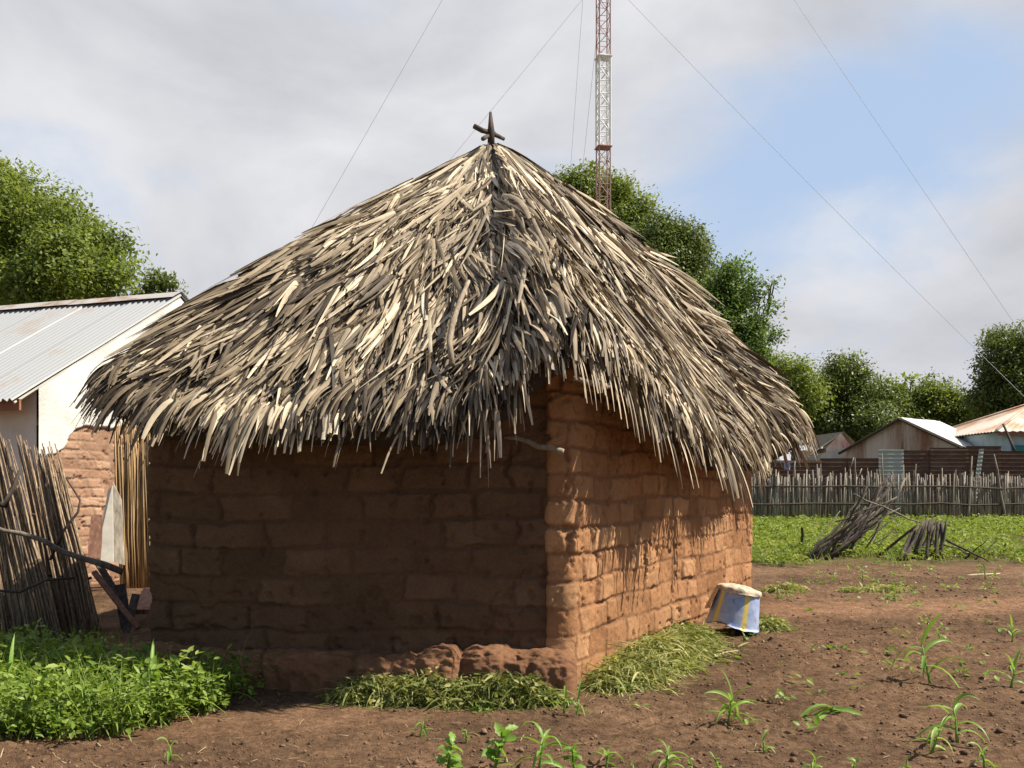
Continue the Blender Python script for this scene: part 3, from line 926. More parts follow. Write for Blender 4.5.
plank('reddish plank lying slanted, lowest beside the hut corner', yard(94, 572, 9.6), yard(138, 628, 9.2), .05, .03, 'red_plank')
plank('narrow dark plank slanting just under the long pole', yard(96, 560, 9.8), yard(128, 612, 9.4), .06, .03, 'dark_wood')
plank('short dark board propped upright amid the planks', yard(120, 585, 9.5), yard(126, 628, 9.3), .10, .03, 'dark_wood')
plank('thin dark board standing against the hut corner base', yard(136, 595, 9.5), yard(124, 640, 9.2), .07, .03, 'dark_wood')
plank('upright reddish board with rounded top before the brick gable', yard(94, 562, 11.0), yard(97, 516, 11.2), .13, .04, 'red_plank')
plank('small reddish offcut lying beside the hut corner', yard(142, 612, 9.6), yard(150, 590, 10.2), .14, .05, 'red_plank')
fs = MB(); tri = [yard(95, 562, 11.5), yard(113, 562, 11.6), yard(112, 486, 11.9), yard(108, 490, 11.9)]
nn = np.array([0, .03, 0])
fs.add(np.concatenate([tri, np.array(tri) + nn]), [(0, 1, 2, 3), (7, 6, 5, 4), (0, 4, 5, 1), (1, 5, 6, 2), (2, 6, 7, 3), (3, 7, 4, 0)])
single('fibre_sheet', 'pale wedge shaped sheet leaning on the brick gable', 'sheet', fs, M['fibre'], None, False)
fs = MB(); tri = [yard(113.5, 562, 11.75), yard(124, 565, 11.8), yard(121, 500, 12.0), yard(112.5, 482, 12.0)]
fs.add(np.concatenate([tri, np.array(tri) + nn]), [(0, 1, 2, 3), (7, 6, 5, 4), (0, 4, 5, 1), (1, 5, 6, 2), (2, 6, 7, 3), (3, 7, 4, 0)])
single('fibre_sheet', 'grey shaded sheet between pale wedge sheet and golden reeds', 'sheet', fs, M['stake'], None, False)

# ------------------------------------------------------------------ bucket
def make_bucket():
    base = on_ground(732, 633); base[2] = float(gh(base[0], base[1])) - 0.01
    root = thing('bucket', 'upturned blue bucket with yellow stripes and torn cream bottom, by the sunlit wall', 'bucket', tuple(base))
    n, k = 72, 14
    th = np.linspace(0, 2 * math.pi, n, endpoint=False); h = np.linspace(0, 1, k)
    R0, R1, H = 0.235, 0.19, 0.36
    R = R0 + (R1 - R0) * h
    R = np.where(h < 0.06, R0 + 0.004, R)
    edge = np.zeros((n, k)); edge[:, 0] = 0.014 * fbm(th * 3, th * 0, 3) * 2 + 0.05 * np.exp(-((th - 4.0) / 0.35) ** 2)
    dent = 1 + 0.05 * np.cos(2 * th)[:, None] * (1 - h)[None] + 0.02 * fbm(th[:, None] * 1.5 + 0 * h, h[None] * 3 + 0 * th[:, None], 8)
    X = R[None] * np.cos(th)[:, None] * dent; Y = R[None] * np.sin(th)[:, None] * dent; Z = h[None] * H + edge
    Vo = np.stack([X, Y, Z], -1).reshape(-1, 3)
    Vi = np.stack([X * 0.965, Y * 0.965, Z - .004], -1).reshape(-1, 3)
    f = grid_faces(n, k, True)
    rim = np.array([[i * k, ((i + 1) % n) * k, n * k + ((i + 1) % n) * k, n * k + i * k] for i in range(n)])
    tilt = math.radians(11); c, s = math.cos(tilt), math.sin(tilt)
    Rm = np.array([[c, 0, s], [0, 1, 0], [-s, 0, c]])        # top leans right, left side of the rim lifted
    def place(V): return V @ Rm.T + base + np.array([0, 0, 0.05])
    t = NT('blue_striped_enamel')
    st = t.attr('stripe')
    nz = t.noise(9, 5, 0.65)
    c1 = t.mix((0.22, 0.31, 0.57), (0.44, 0.50, 0.63), t.ramp(nz, [(0.35, 0.0), (0.7, 1.0)]))
    c1 = t.mix(c1, (0.70, 0.55, 0.10), st)
    c1 = t.mix(c1, (0.08, 0.07, 0.07), t.ramp(t.noise(13, 4, 0.7), [(0.66, 0.0), (0.70, 1.0)]))
    c1 = t.mix(c1, (0.16, 0.09, 0.055), t.ramp(t.noise(5, 5, 0.7), [(0.56, 0.0), (0.68, 0.75)]))
    t.color(c1).rough(0.45)
    ths = np.repeat(th, k)
    stripe = np.zeros(n * k)
    for a in (3.72, 4.95, 5.1 + 1.1, 1.0, 2.4):
        stripe = np.maximum(stripe, sstep(0.13, 0.09, np.abs((ths - a + math.pi) % (2 * math.pi) - math.pi)))
    mesh_obj('pail', place(np.concatenate([Vo, Vi])), np.concatenate([f, f[:, ::-1] + n * k, rim]), t.m, root, {'stripe': np.r_[stripe, stripe]})
    # torn cream bottom, draping over the upper edge
    kk = 14; q = np.linspace(0, 1, kk)
    rr = np.where(q < 0.7, q / 0.7 * (R1 + 0.006), R1 + 0.010 + (q - 0.7) * 0.03)
    zz = np.where(q < 0.7, H + 0.035 - 0.03 * (q / 0.7) ** 2, H - (q - 0.7) / 0.3 * 0.06)
    dr = 0.6 + 1.2 * (fbm(th * 2.0, th * 0 + 3, 12, 3) + 0.5)
    Zb = np.where(q[None] < 0.7, zz[None] + 0.02 * fbm(th[:, None] * 2 + q[None] * 0, q[None] * 5 + 0 * th[:, None], 13), H - (q[None] - 0.7) / 0.3 * 0.03 * dr[:, None])
    lump = 1 + 0.22 * fbm(th[:, None] * 3 + 0 * q[None], q[None] * 4 + 0 * th[:, None], 15)
    Vb = np.stack([rr[None] * np.cos(th)[:, None] * lump, rr[None] * np.sin(th)[:, None] * lump, Zb], -1).reshape(-1, 3)
    mesh_obj('torn_base', place(Vb), grid_faces(n, kk, True), M['cream'], root)
    # cream flap hanging on the shaded side
    a = np.linspace(2.75, 3.5, 10); b = np.linspace(0, 1, 8)
    Af, Bf = np.meshgrid(a, b, indexing='ij')
    Rf = R1 + 0.018 + Bf * 0.07; Zf = H - 0.01 - Bf * (0.22 + 0.1 * fbm(Af * 4, Bf * 0, 6))
    Vf = np.stack([Rf * np.cos(Af), Rf * np.sin(Af), Zf], -1).reshape(-1, 3)
    mesh_obj('torn_flap', place(Vf), grid_faces(10, 8), M['cream'], root)
make_bucket()

# ------------------------------------------------------------------ vegetation near the camera
def build_blades(name, V, F, rnd, mat, loc=None):
    return mesh_obj(name, V, F, mat, attrs={'rnd': rnd}, loc=loc)


def leafy(n_plants, px, py, hmin, hmax, leaves, lw, spread=0.12, zf=None, up=0.5):
    """Low weeds: stems with ovate leaves; returns V, F, rnd."""
    hh = rng.uniform(hmin, hmax, n_plants)
    k = np.repeat(np.arange(n_plants), leaves); N = len(k)
    f = rng.uniform(0.15, 1.0, N) ** 0.75
    az = rng.uniform(0, 2 * math.pi, N)
    lean = rng.normal(0, 0.18, (n_plants, 2))
    r = rng.uniform(0, spread, N)
    x = px[k] + np.cos(az) * r + lean[k, 0] * hh[k] * f; y = py[k] + np.sin(az) * r + lean[k, 1] * hh[k] * f
    z = gh(px, py)[k] + hh[k] * f
    el = rng.normal(up * 0.5, 0.4, N)
    d = np.stack([np.cos(az) * np.cos(el), np.sin(az) * np.cos(el), np.sin(el)], -1)
    L = rng.uniform(lw[0], lw[1], N); W = L * rng.uniform(0.35, 0.6, N)
    V, F, own = blades(np.stack([x, y, z], -1), d, L, W, rng.uniform(0.2, 1.0, N), 3, [0.15, 1.0, 0.75, 0.05], rng.normal(0, 0.5, N), 0.2)
    rn = np.clip(rng.normal(0.5, 0.2, N) + (rng.normal(0, 0.17, n_plants))[k], 0, 1)
    return V, F, rn[own]


def heap(name, label, line, width, height, n, lmin, lmax, group=None, w=(0.004, 0.009), tone=0.5):
    line = np.array(line, float)
    s = np.r_[0, np.cumsum(np.linalg.norm(np.diff(line, axis=0), axis=1))]
    u = rng.uniform(0, s[-1], n)
    cx = np.interp(u, s, line[:, 0]); cy = np.interp(u, s, line[:, 1])
    endf = np.sqrt(np.clip(1 - (2 * u / s[-1] - 1) ** 6, 0.02, 1))
    a = rng.uniform(0, 2 * math.pi, n); q = np.sqrt(rng.uniform(0, 1, n)) * np.where(rng.uniform(0, 1, n) < .08, 1.7, 1)
    lx = q * np.cos(a) * width * endf; ly = q * np.sin(a) * width * endf
    x = cx + lx; y = cy + ly
    hgt = height * endf * np.clip(1 - q ** 2, 0.0, 1) * (0.55 + 0.9 * (fbm(x * 3, y * 3, 77, 3) + 0.5))
    z = gh(x, y) + hgt * rng.uniform(0.35, 1.0, n) + 0.01
    az = rng.uniform(0, 2 * math.pi, n)
    el = rng.uniform(-0.6, 0.55, n)
    d = np.stack([np.cos(az) * np.cos(el), np.sin(az) * np.cos(el), np.sin(el)], -1)
    L = rng.uniform(lmin, lmax, n)
    V, F, own = blades(np.stack([x, y, z], -1), d, L, rng.uniform(w[0], w[1], n) * np.where(rng.uniform(0, 1, n) < .25, 2.2, 1), rng.uniform(0.2, 3.0, n), 6, [0.7, 1, 0.9, 0.6, 0.1], rng.normal(0, 0.7, n))
    V[:, 2] = np.maximum(V[:, 2], gh(V[:, 0], V[:, 1]) + 0.004)
    rn = np.clip(rng.normal(tone, 0.23, n) + 0.5 * fbm(x * 2.5, y * 2.5, 79, 2), 0, 1)
    m = n // 14
    i = rng.integers(0, n, m)
    V2, F2, r2 = leafy(m, x[i], y[i], 0.03, 0.05, 6, (0.02, 0.06), 0.05)
    V2[:, 2] += np.repeat(hgt[i] * rng.uniform(.5, 1, m), len(V2) // m)
    F = np.concatenate([F, F2 + len(V)]); V = np.concatenate([V, V2]); rn_v = np.r_[rn[own], np.clip(r2 - .1, 0, 1)]
    c = (float(line[:, 0].mean()), float(line[:, 1].mean()), float(gz(0, line[:, 1].mean())))
    return tag(build_blades(name, V, F, rn_v, M['hay'], c), label, 'weed heap', group)


g1 = 'heaps of cut weeds along the hut'
heap('weed_heap', 'long low heap of cut weeds below the lumpy plinth', [(-1.18, 6.84), (-0.6, 6.78), (0.0, 6.72), (0.28, 6.72)], 0.2, 0.19, 4200, 0.07, 0.24, g1, tone=0.42)
heap('weed_heap', 'big pale heap of cut weeds along the sunlit brick wall', [(0.66, 7.15), (0.95, 7.55), (1.3, 8.15), (1.66, 8.85)], 0.29, 0.23, 6000, 0.10, 0.32, g1, tone=0.62)
heap('weed_heap', 'small green heap of cut weeds right of the blue bucket', [(2.42, 9.4), (2.55, 9.6)], 0.16, 0.12, 500, 0.08, 0.2, g1, tone=0.45)
b = on_ground(786, 593)
heap('weed_heap', 'small pale heap of cut weeds on bare soil behind the bucket', [b[:2] - (.18, 0), b[:2] + (.2, .05)], 0.16, 0.09, 420, 0.1, 0.25, g1, tone=0.6)
b = on_ground(875, 592)
heap('weed_heap', 'flat scatter of cut weeds on the soil below the stick pile', [b[:2] - (.3, 0), b[:2] + (.35, .1)], 0.2, 0.08, 420, 0.1, 0.25, g1, tone=0.6)


def stems(px, py, h, r=0.004):
    """thin upright blades as stems/grass."""
    n = len(px)
    az = rng.uniform(0, 2 * math.pi, n)
    d = np.stack([np.cos(az) * 0.3, np.sin(az) * 0.3, np.ones(n)], -1)
    V, F, own = blades(np.stack([px, py, gh(px, py)], -1), d, h, np.full(n, r * 2), rng.uniform(0.3, 1.4, n), 5, [1, .9, .7, .4, .05])
    return V, F, own


def poly_sample(poly, n):
    poly = np.array(poly); lo, hi = poly.min(0), poly.max(0); out = []
    while len(out) < n:
        q = rng.uniform(lo, hi, (n * 3, 2))
        inside = np.zeros(len(q), bool); j = len(poly) - 1
        for i in range(len(poly)):
            a, b2 = poly[i], poly[j]
            c = ((a[1] > q[:, 1]) != (b2[1] > q[:, 1])) & (q[:, 0] < (b2[0] - a[0]) * (q[:, 1] - a[1]) / (b2[1] - a[1] + 1e-12) + a[0])
            inside ^= c; j = i
        out += list(q[inside])
    return np.array(out[:n])


def join(parts):
    Vs, Fs, Rs = [], [], []; b = 0
    for V, F, r in parts:
        Vs.append(V); Fs.append(F + b); Rs.append(r); b += len(V)
    return np.concatenate(Vs), np.concatenate(Fs), np.concatenate(Rs)


patch = [(-4.6, 5.75), (-2.75, 5.68), (-2.25, 5.85), (-2.0, 6.35), (-1.85, 6.8), (-1.82, 7.02), (-2.7, 7.12), (-3.2, 7.7), (-5.4, 8.1)]
q = poly_sample(patch, 1150)
q += rng.normal(0, 0.05, q.shape)
h0 = 0.16 + 0.26 * (fbm(q[:, 0] * 1.2, q[:, 1] * 1.2, 88, 3) + 0.5)
p1 = leafy(len(q), q[:, 0], q[:, 1], 0.08, 0.36, 26, (0.022, 0.065), 0.09)
g = poly_sample(patch, 2200)
V, F, own = stems(g[:, 0], g[:, 1], rng.uniform(0.15, 0.5, len(g)), 0.004)
p2 = (V, F, np.clip(rng.normal(0.6, 0.2, len(g)), 0, 1)[own])
q = poly_sample(patch, 170)
V, F, r3 = leafy(len(q), q[:, 0], q[:, 1], 0.2, 0.42, 22, (0.03, 0.09), 0.06, up=1.0)
p3 = (V, F, np.clip(r3 + .08, 0, 1))
tc_ = poly_sample(patch, 60); k_ = np.repeat(np.arange(60), 9)
gp4 = tc_[k_] + rng.normal(0, .02, (540, 2)); az4 = rng.uniform(0, 2 * math.pi, 540)
V, F, own = blades(np.stack([gp4[:, 0], gp4[:, 1], gh(gp4[:, 0], gp4[:, 1])], -1), np.stack([np.cos(az4) * .45, np.sin(az4) * .45, np.ones(540)], -1), rng.uniform(.25, .6, 540), rng.uniform(.008, .018, 540), rng.uniform(1.2, 3.0, 540), 7, [.7, 1, 1, .8, .5, .05])
p4 = (V, F, np.clip(rng.normal(.72, .15, 540), 0, 1)[own])
tag(build_blades('weeds', *join([p1, p2, p3, p4]), M['weed']), 'dense bright green weeds in the left foreground', 'weeds', None, 'stuff')

# green field behind, up to the stick fence
fpoly = [(1.2, 15.2), (12.5, 15.0), (26, 31.5), (2.5, 31.8)]
q = poly_sample(fpoly, 12500)
keepn = rng.uniform(0, 1, len(q)) < field_mask(q[:, 0], q[:, 1]) * sstep(-0.28, 0.1, fbm(q[:, 0] * .8, q[:, 1] * .45, 4))
q = q[keepn]
hl = 1 - 0.65 * sstep(0.9, 0.3, np.abs(q[:, 1] - 16.2)) * (q[:, 0] > 4.4)
q = q[rng.uniform(0, 1, len(q)) < hl]
p1 = leafy(len(q), q[:, 0], q[:, 1], 0.05, 0.24, 10, (0.04, 0.12), 0.16)
g = poly_sample(fpoly, 9000); g = g[rng.uniform(0, 1, len(g)) < field_mask(g[:, 0], g[:, 1])]
V, F, own = stems(g[:, 0], g[:, 1], rng.uniform(0.08, 0.22, len(g)) + rng.exponential(.05, len(g)), 0.007)
p2 = (V, F, np.clip(rng.normal(0.65, 0.2, len(g)), 0, 1)[own])
tag(build_blades('field_weeds', *join([p1, p2]), M['field']), 'low bright green weeds covering the plot before the fence', 'weeds', None, 'stuff')


def seedling(label, px, py, hpx, kind='maize', leaves=6, group='maize seedlings on the bare soil', tone=0.55):
    b = on_ground(px, py)
    h = hpx / FPX * b[1]
    root = thing('maize_seedling' if kind != 'bean' else 'bean_seedling', label, 'seedling', tuple(b), group=group)
    if kind == 'lying': h *= 3.2
    lean = np.array([random.gauss(0, .12), random.gauss(0, .12)]) * h
    top = b + np.array([lean[0], lean[1], h * (0.62 if kind == 'maize' else 0.7)])
    if kind == 'lying': top = b + np.array([0.05, 0, 0.06])
    MB().tube(crooked(b - (0, 0, .02), top, 4, 0.004), [0.008 + h * .012, 0.006, 0.004], 5, tone).build('stem', M['maize'], root)
    for i in range(leaves):
        f = 0.25 + 0.75 * i / max(1, leaves - 1)
        base = b + (top - b) * f
        a = i * 2.6 + random.uniform(-.4, .4)
        if kind == 'lying': a = random.choice([0.0, math.pi]) + random.gauss(0, .35)
        el = random.uniform(0.5, 1.2) if kind != 'lying' else random.uniform(0.15, .7)
        if i == leaves - 1 and kind == 'maize': el = 1.35
        d = np.array([[math.cos(a) * math.cos(el), math.sin(a) * math.cos(el), math.sin(el)]])
        if kind == 'bean':
            L = h * random.uniform(.2, .38); W = L * .58
            V, F, own = blades(base[None] , d, np.array([L]), np.array([W]), np.array([random.uniform(.8, 2.2)]), 7, [.12, .75, .62, 1, .7, .75, .35, .04], np.array([random.gauss(0, .4)]), .18)
        else:
            L = h * random.uniform(.6, .95); W = min(0.036, 0.009 + L * .07)
            V, F, own = blades(base[None], d, np.array([L]), np.array([W]), np.array([random.uniform(1.2, 3.0)]), 7, [.6, 1, 1, .8, .5, .05], np.array([random.gauss(0, .5)]), .25)
        V[:, 2] = np.maximum(V[:, 2], b[2] + 0.004)
        mesh_obj('leaf', V, F, M['maize'], root, {'rnd': np.full(len(V), min(1, max(0, tone + random.gauss(0, .16))))})


SG = 'seedlings on the bare soil'
for args in [
    ('tall maize seedling standing alone in mid soil at right', 931, 686, 62, 'maize', 8),
    ('bushy maize seedling with arched leaves right of the plinth', 728, 724, 42, 'maize', 14),
    ('flopped maize seedling lying wide on the soil', 826, 716, 22, 'lying', 11),
    ('maize seedling with a yellowing leaf, lower right', 930, 756, 46, 'maize', 6),
    ('maize seedling with spreading leaves, right of the yellowing one', 958, 748, 56, 'maize', 8),
    ('low seedling tuft at the right photo edge, lower one', 1011, 690, 34, 'maize', 6),
    ('low seedling tuft at the right photo edge, upper one', 1012, 642, 24, 'maize', 5),
    ('wide leaved bean seedling at the bottom photo edge, leftmost', 446, 776, 52, 'bean', 16),
    ('tall bean seedling with a stem of broad leaves, bottom centre', 490, 770, 62, 'bean', 18),
    ('maize seedling tallest in the bottom centre cluster', 538, 768, 50, 'maize', 9),
    ('drooping bean seedling right of the bottom centre cluster', 574, 770, 42, 'bean', 13),
    ('broad bean seedling low at the bottom, left of the bushy maize', 690, 775, 24, 'bean', 6),
    ('broad leaved seedling low on the bottom edge at right', 852, 778, 26, 'bean', 7),
    ('small seedling in front of the weed heap at left', 420, 735, 24, 'maize', 6),
    ('small upright seedling close to the plinth end, left one', 564, 714, 24, 'maize', 4),
    ('small upright seedling close to the plinth end, right one', 577, 716, 28, 'maize', 4),
    ('tiny seedling tuft between flopped maize and bushy maize', 765, 750, 18, 'maize', 6),
    ('small seedling beside the weed patch edge', 170, 758, 26, 'maize', 5),
    ('small seedling in the soil between bucket and stick pile', 895, 600, 16, 'maize', 5),
    ('small seedling nearest the fallen stick pile foot', 862, 583, 16, 'maize', 5),
    ('small seedling just right of the hut corner far behind', 791, 592, 14, 'maize', 5),
    ('small seedling at the edge of the green plot at right', 985, 580, 20, 'maize', 6),
    ('small pale seedling low at the right of the path', 940, 640, 14, 'maize', 5),
    ('small seedling tuft bottom right below the maize pair', 985, 768, 26, 'maize', 7),
    ('broad leaf seedling at the bottom edge near lower right maize', 905, 776, 24, 'bean', 6),
    ('tiny bean seedling at the bottom edge beneath the drooping bean seedling', 632, 774, 16, 'bean', 5),
    ('arched maize seedling at the bottom edge between bean seedlings and bushy maize', 668, 770, 32, 'maize', 9),
    ('low grassy seedling right beside the drooping bean seedling', 606, 764, 30, 'maize', 8),
    ('small broad leaf seedling at the bottom edge below the bushy maize', 722, 772, 22, 'bean', 9),
    ('small maize seedling at the bottom edge left of the broad leaved one', 812, 768, 20, 'maize', 7),
    ('small bean seedling standing left of the tall bean seedling, further back', 466, 742, 18, 'bean', 7),
    ('lone grassy seedling standing out over the left weeds', 345, 728, 0.1, 'maize', 1),
][:-1]:
    seedling(*args, group=SG)

# tall grass plants that stand out in the left weeds
for lab, px, py, hp in [('tall grass plant with arched blades in the left weeds, far left', 18, 712, 60), ('pale tall grass stalk with arched blades amid the left weeds', 148, 712, 55)]:
    seedling(lab, px, py, hp, 'maize', 9, 'grass plants in the weeds', 0.5)

single('dry_stalk', 'pale dry stalk lying on the soil before the big weed heap', 'stalk', MB().tube(crooked(on_ground(690, 660) + (0, 0, .02), on_ground(738, 653) + (0, 0, .02), 6, .006), [.006, .007, .005], 5, .8), M['pale_wood'])
single('dry_stalk', 'curved reddish dry stalk at the bottom edge beside the bean seedlings', 'stalk', MB().tube([on_ground(592, 768) + (0, 0, .01), on_ground(606, 757) + (0, 0, .04), on_ground(618, 752) + (0, 0, .02)], [.006, .008, .006], 5, .6), M['red_plank'])
# loose clods and straw on the soil
def clods(n):
    ph = (1 + 5 ** .5) / 2
    I = np.array([[-1, ph, 0], [1, ph, 0], [-1, -ph, 0], [1, -ph, 0], [0, -1, ph], [0, 1, ph], [0, -1, -ph], [0, 1, -ph], [ph, 0, -1], [ph, 0, 1], [-ph, 0, -1], [-ph, 0, 1]]) / 1.9
    IF = np.array([[0, 11, 5], [0, 5, 1], [0, 1, 7], [0, 7, 10], [0, 10, 11], [1, 5, 9], [5, 11, 4], [11, 10, 2], [10, 7, 6], [7, 1, 8], [3, 9, 4], [3, 4, 2], [3, 2, 6], [3, 6, 8], [3, 8, 9], [4, 9, 5], [2, 4, 11], [6, 2, 10], [8, 6, 7], [9, 8, 1]])
    x = rng.uniform(-3.2, 6.2, n); y = 4.7 + 11.5 * rng.uniform(0, 1, n) ** 1.5
    dens = (fbm(x * 1.6, y * 1.6, 33, 3) + .5) * (1 - 0.85 * path_lit_mask(x, y))
    k = (rng.uniform(0.15, 0.8, n) < dens) & ~((y > 6.9) & (x < 0.45 + (y - 7.15) * 0.55 + 0.1)); x, y = x[k], y[k]; n = len(x)
    s = 0.0025 + rng.exponential(0.0036, n); s = np.minimum(s, 0.026)
    V = I[None] * s[:, None, None] * rng.uniform(0.45, 1.35, (n, 12, 1)) * np.array([1, 1, .75])
    V = V + np.stack([x, y, gh(x, y) + s * 0.35], -1)[:, None]
    F = IF[None] + (np.arange(n) * 12)[:, None, None]
    return V.reshape(-1, 3), F.reshape(-1, 3), np.repeat(rng.uniform(0, 1, n), 12)
V, F, r = clods(46000)
tag(mesh_obj('soil_clods', V, F, M['clod'], attrs={'rnd': r}, smooth=True), 'loose crumbs of brown soil on the bare plot', 'soil', None, 'stuff')
n = 3600
x = rng.uniform(-3, 6.2, n); y = 4.8 + 10.5 * rng.uniform(0, 1, n) ** 1.5
k = ~((y > 6.9) & (x < 0.55 + (y - 7.15) * 0.55)) & (rng.uniform(0, 1, n) < fbm(x * 1.1, y * 1.1, 95, 3) + .45); x, y = x[k], y[k]; n = len(x)
az = rng.uniform(0, 6.28, n)
V, F, own = blades(np.stack([x, y, gh(x, y) + .012], -1), np.stack([np.cos(az), np.sin(az), rng.normal(0.05, .1, n)], -1), rng.uniform(.02, .06, n) + rng.exponential(.035, n), rng.uniform(.002, .0055, n), rng.uniform(0, .3, n), 4, [.8, 1, 1, .8, .5], None)
V[:, 2] = np.maximum(V[:, 2], gh(V[:, 0], V[:, 1]) + 0.006)
rs_ = np.clip(rng.normal(.55, .25, n), 0, 1)
tag(build_blades('straw_litter', V, F, rs_[own], M['straw']), 'bits of dry straw littering the bare soil', 'straw', None, 'stuff')
# tiny sprouts dotted on the soil
n = 900
x = rng.uniform(-2.6, 7.2, n); y = 4.9 + 10.6 * rng.uniform(0, 1, n) ** 1.1
k = ~((y > 6.8) & (x < 0.6 + (y - 7.15) * 0.55)) & (rng.uniform(0, .8, n) < fbm(x * .9, y * .9, 195, 3) + .22 + .06 * (y - 9)); x, y = x[k], y[k]
V, F, r = leafy(len(x), x, y, 0.02, 0.09, 7, (0.02, 0.07), 0.07)
tag(build_blades('sprouts', V, F, r, M['maize']), 'tiny green sprouts dotted over the bare soil', 'sprouts', None, 'stuff')

# ------------------------------------------------------------------ stick fence and things behind
fence = thing('stick_fence', 'grey fence of close set upright sticks across the green plot', 'fence', (14, 32, 0.42))
mb = MB(); x = -5.0
while x < 25:
    y = 32 + 0.2 * (x - 14) + 0.15 * math.sin(x * .4) + random.uniform(-.05, .05)
    h = random.gauss(1.45, .075) + (0.25 if random.random() < .05 else 0)
    w = random.uniform(.022, .034)
    a = np.array([x, y, 0.38]); b = np.array([x + random.gauss(0, .045), y + random.gauss(0, .05), 0.42 + h])
    mb.tube([a, (a + b) / 2 + (random.gauss(0, .012), 0, 0), b], [w, w * .95, w * .6], 5, random.random())
    x += random.uniform(.032, .052)
mb.build('stakes', M['stake'], fence)
for z in (1.48, 0.95):
    pts = [(xx, 32 + 0.2 * (xx - 14) + 0.15 * math.sin(xx * .4) - .1, z + random.gauss(0, .025)) for xx in np.arange(-5.0, 25.2, 1.1)]
    MB().tube(pts, 0.028, 5, 0.3).build('rail', M['dark_wood'], fence)
for px, py0, lean in [(772, 462, 0), (793, 455, 2), (819, 458, -2), (852, 452, 3), (886, 447, -4), (915, 458, 1), (944, 462, -2), (967, 450, 5), (1006, 448, -12)]:
    yp = 32 + 0.2 * ((px - 512) / FPX * 32 - 14) - .12
    a = at(px, 520, yp); a[2] = .4; b = at(px + lean, py0 + 6, yp)
    MB().tube(crooked(a, b, 5, .03), [.04, .034, .016], 6, random.uniform(.1, .6)).build('post', M['stake'], fence)
for px, py, ln in [(850, 462, .4), (858, 470, .3)]:
    a = at(px, py + 8, 31.5); MB().tube([a, a + (.12, 0, ln)], [.03, .015], 5, .7).build('post', M['stake'], fence)

cl = MB(); P = at(787, 462, 30.7); nu, nv = 7, 7; V = []
for i in range(nu):
    for j in range(nv):
        V.append(P + (i * .03 - .09, -.03 + .03 * math.sin(i * 1.7 + j * .6), -.04 * j + .02 * math.sin(i * 1.1)))
V = np.array(V); cl.add(np.concatenate([V, V + (0, .012, 0)]), [tuple(f) for f in grid_faces(nu, nv)] + [tuple(f + nu * nv) for f in grid_faces(nu, nv)[:, ::-1]])
single('blue_cloth', 'small blue cloth hung on the stick fence beside the hut eave', 'cloth', cl, M['cloth'])


def sheet_panel(x0, x1, y, z0, z1, mat, parent, horiz=True, skew=0.0):
    n, k = 10, 64
    a = np.linspace(0, 1, n); b = np.linspace(0, 1, k)
    X = x0 + (x1 - x0) * a[:, None] + 0 * b + skew * b[None]; Z = z0 + (z1 - z0) * b[None] + 0 * a[:, None]
    Yy = y + 0.011 * np.sin(b * 2 * math.pi * (z1 - z0) / 0.14)[None] + 0.03 * fbm(a[:, None] * 2 + 0 * b, b[None] * 2 + 0 * a[:, None], int(x0 * 10))
    V = np.stack([X, Yy, Z], -1).reshape(-1, 3); V2 = V + (0, .012, 0)
    f = grid_faces(n, k)
    return mesh_obj('sheet', np.concatenate([V, V2]), np.concatenate([f, f[:, ::-1] + n * k]), M[mat], parent)


sf = thing('sheet_fence', 'dark rusty corrugated sheet fence behind the stick fence', 'fence', (15, 34.5, .45))
YS = 34.5
def xs(px, Y=YS): return (px - 512) / FPX * Y
def zs(py, Y=YS): return EYE - (py - HOR) / FPX * Y
for p0, p1, pt, m, dy in [(560, 640, 461, 'rust_sheet', .03), (638, 705, 460, 'rust_sheet', 0), (703, 772, 462, 'rust_sheet', .03), (770, 822, 461, 'rust_sheet', 0), (820, 850, 459, 'rust_sheet', .03), (848, 880, 458, 'rust_sheet', 0), (878, 903, 450, 'grey_sheet', -.06), (902, 932, 450, 'rust_sheet', 0),
                       (930, 968, 448, 'rust_sheet', -.03), (966, 1001, 446.5, 'rust_sheet', 0), (1000, 1040, 451, 'rust_sheet', .03), (1039, 1075, 449, 'rust_sheet', 0), (1074, 1120, 450, 'rust_sheet', .03)]:
    o = sheet_panel(xs(p0), xs(p1), YS + dy, .4, zs(pt) + random.uniform(-.03, .03), m, sf)
    if m == 'grey_sheet': o['label'] = 'pale grey-green sheet'
sheet_panel(xs(971), xs(976), YS - .06, 1.0, zs(449), 'grey_sheet', sf, skew=.25)

# rusty shed with pale roof
R0 = np.array([16.46, 42.0]); R1 = np.array([18.9, 44.2]); rd = (R1 - R0) / np.linalg.norm(R1 - R0); rp = np.array([rd[1], -rd[0]])
wd = 2.5; zr, ze_ = 4.42, 3.18
shed = thing('rusty_shed', 'gabled shed of rust-streaked sheets with pale roof behind the fences', 'shed', (*(R0 + rd * 1.6), .45))
A0 = R0 + rp * wd; B0 = R0 - rp * wd; Ld = np.linalg.norm(R1 - R0)
w = MB()
w.add([(*B0, .3), (*A0, .3), (*A0, ze_ - .06), (*R0, zr - .07), (*B0, ze_ - .06)], [(0, 1, 2, 3, 4)])
A1 = A0 + rd * Ld; B1 = B0 + rd * Ld
w.add([(*A0, .3), (*A1, .3), (*A1, ze_ - .06), (*A0, ze_ - .06)], [(0, 1, 2, 3)])
w.add([(*B0, .3), (*B1, .3), (*B1, ze_ - .06), (*B0, ze_ - .06)], [(3, 2, 1, 0)])
w.add([(*B1, .3), (*A1, .3), (*A1, ze_ - .06), (*(R0 + rd * Ld), zr - .07), (*B1, ze_ - .06)], [(4, 3, 2, 1, 0)])
w.build('wall', M['rust_wall'], shed, False)
o3 = np.array([*(R0 - rd * .22), zr])
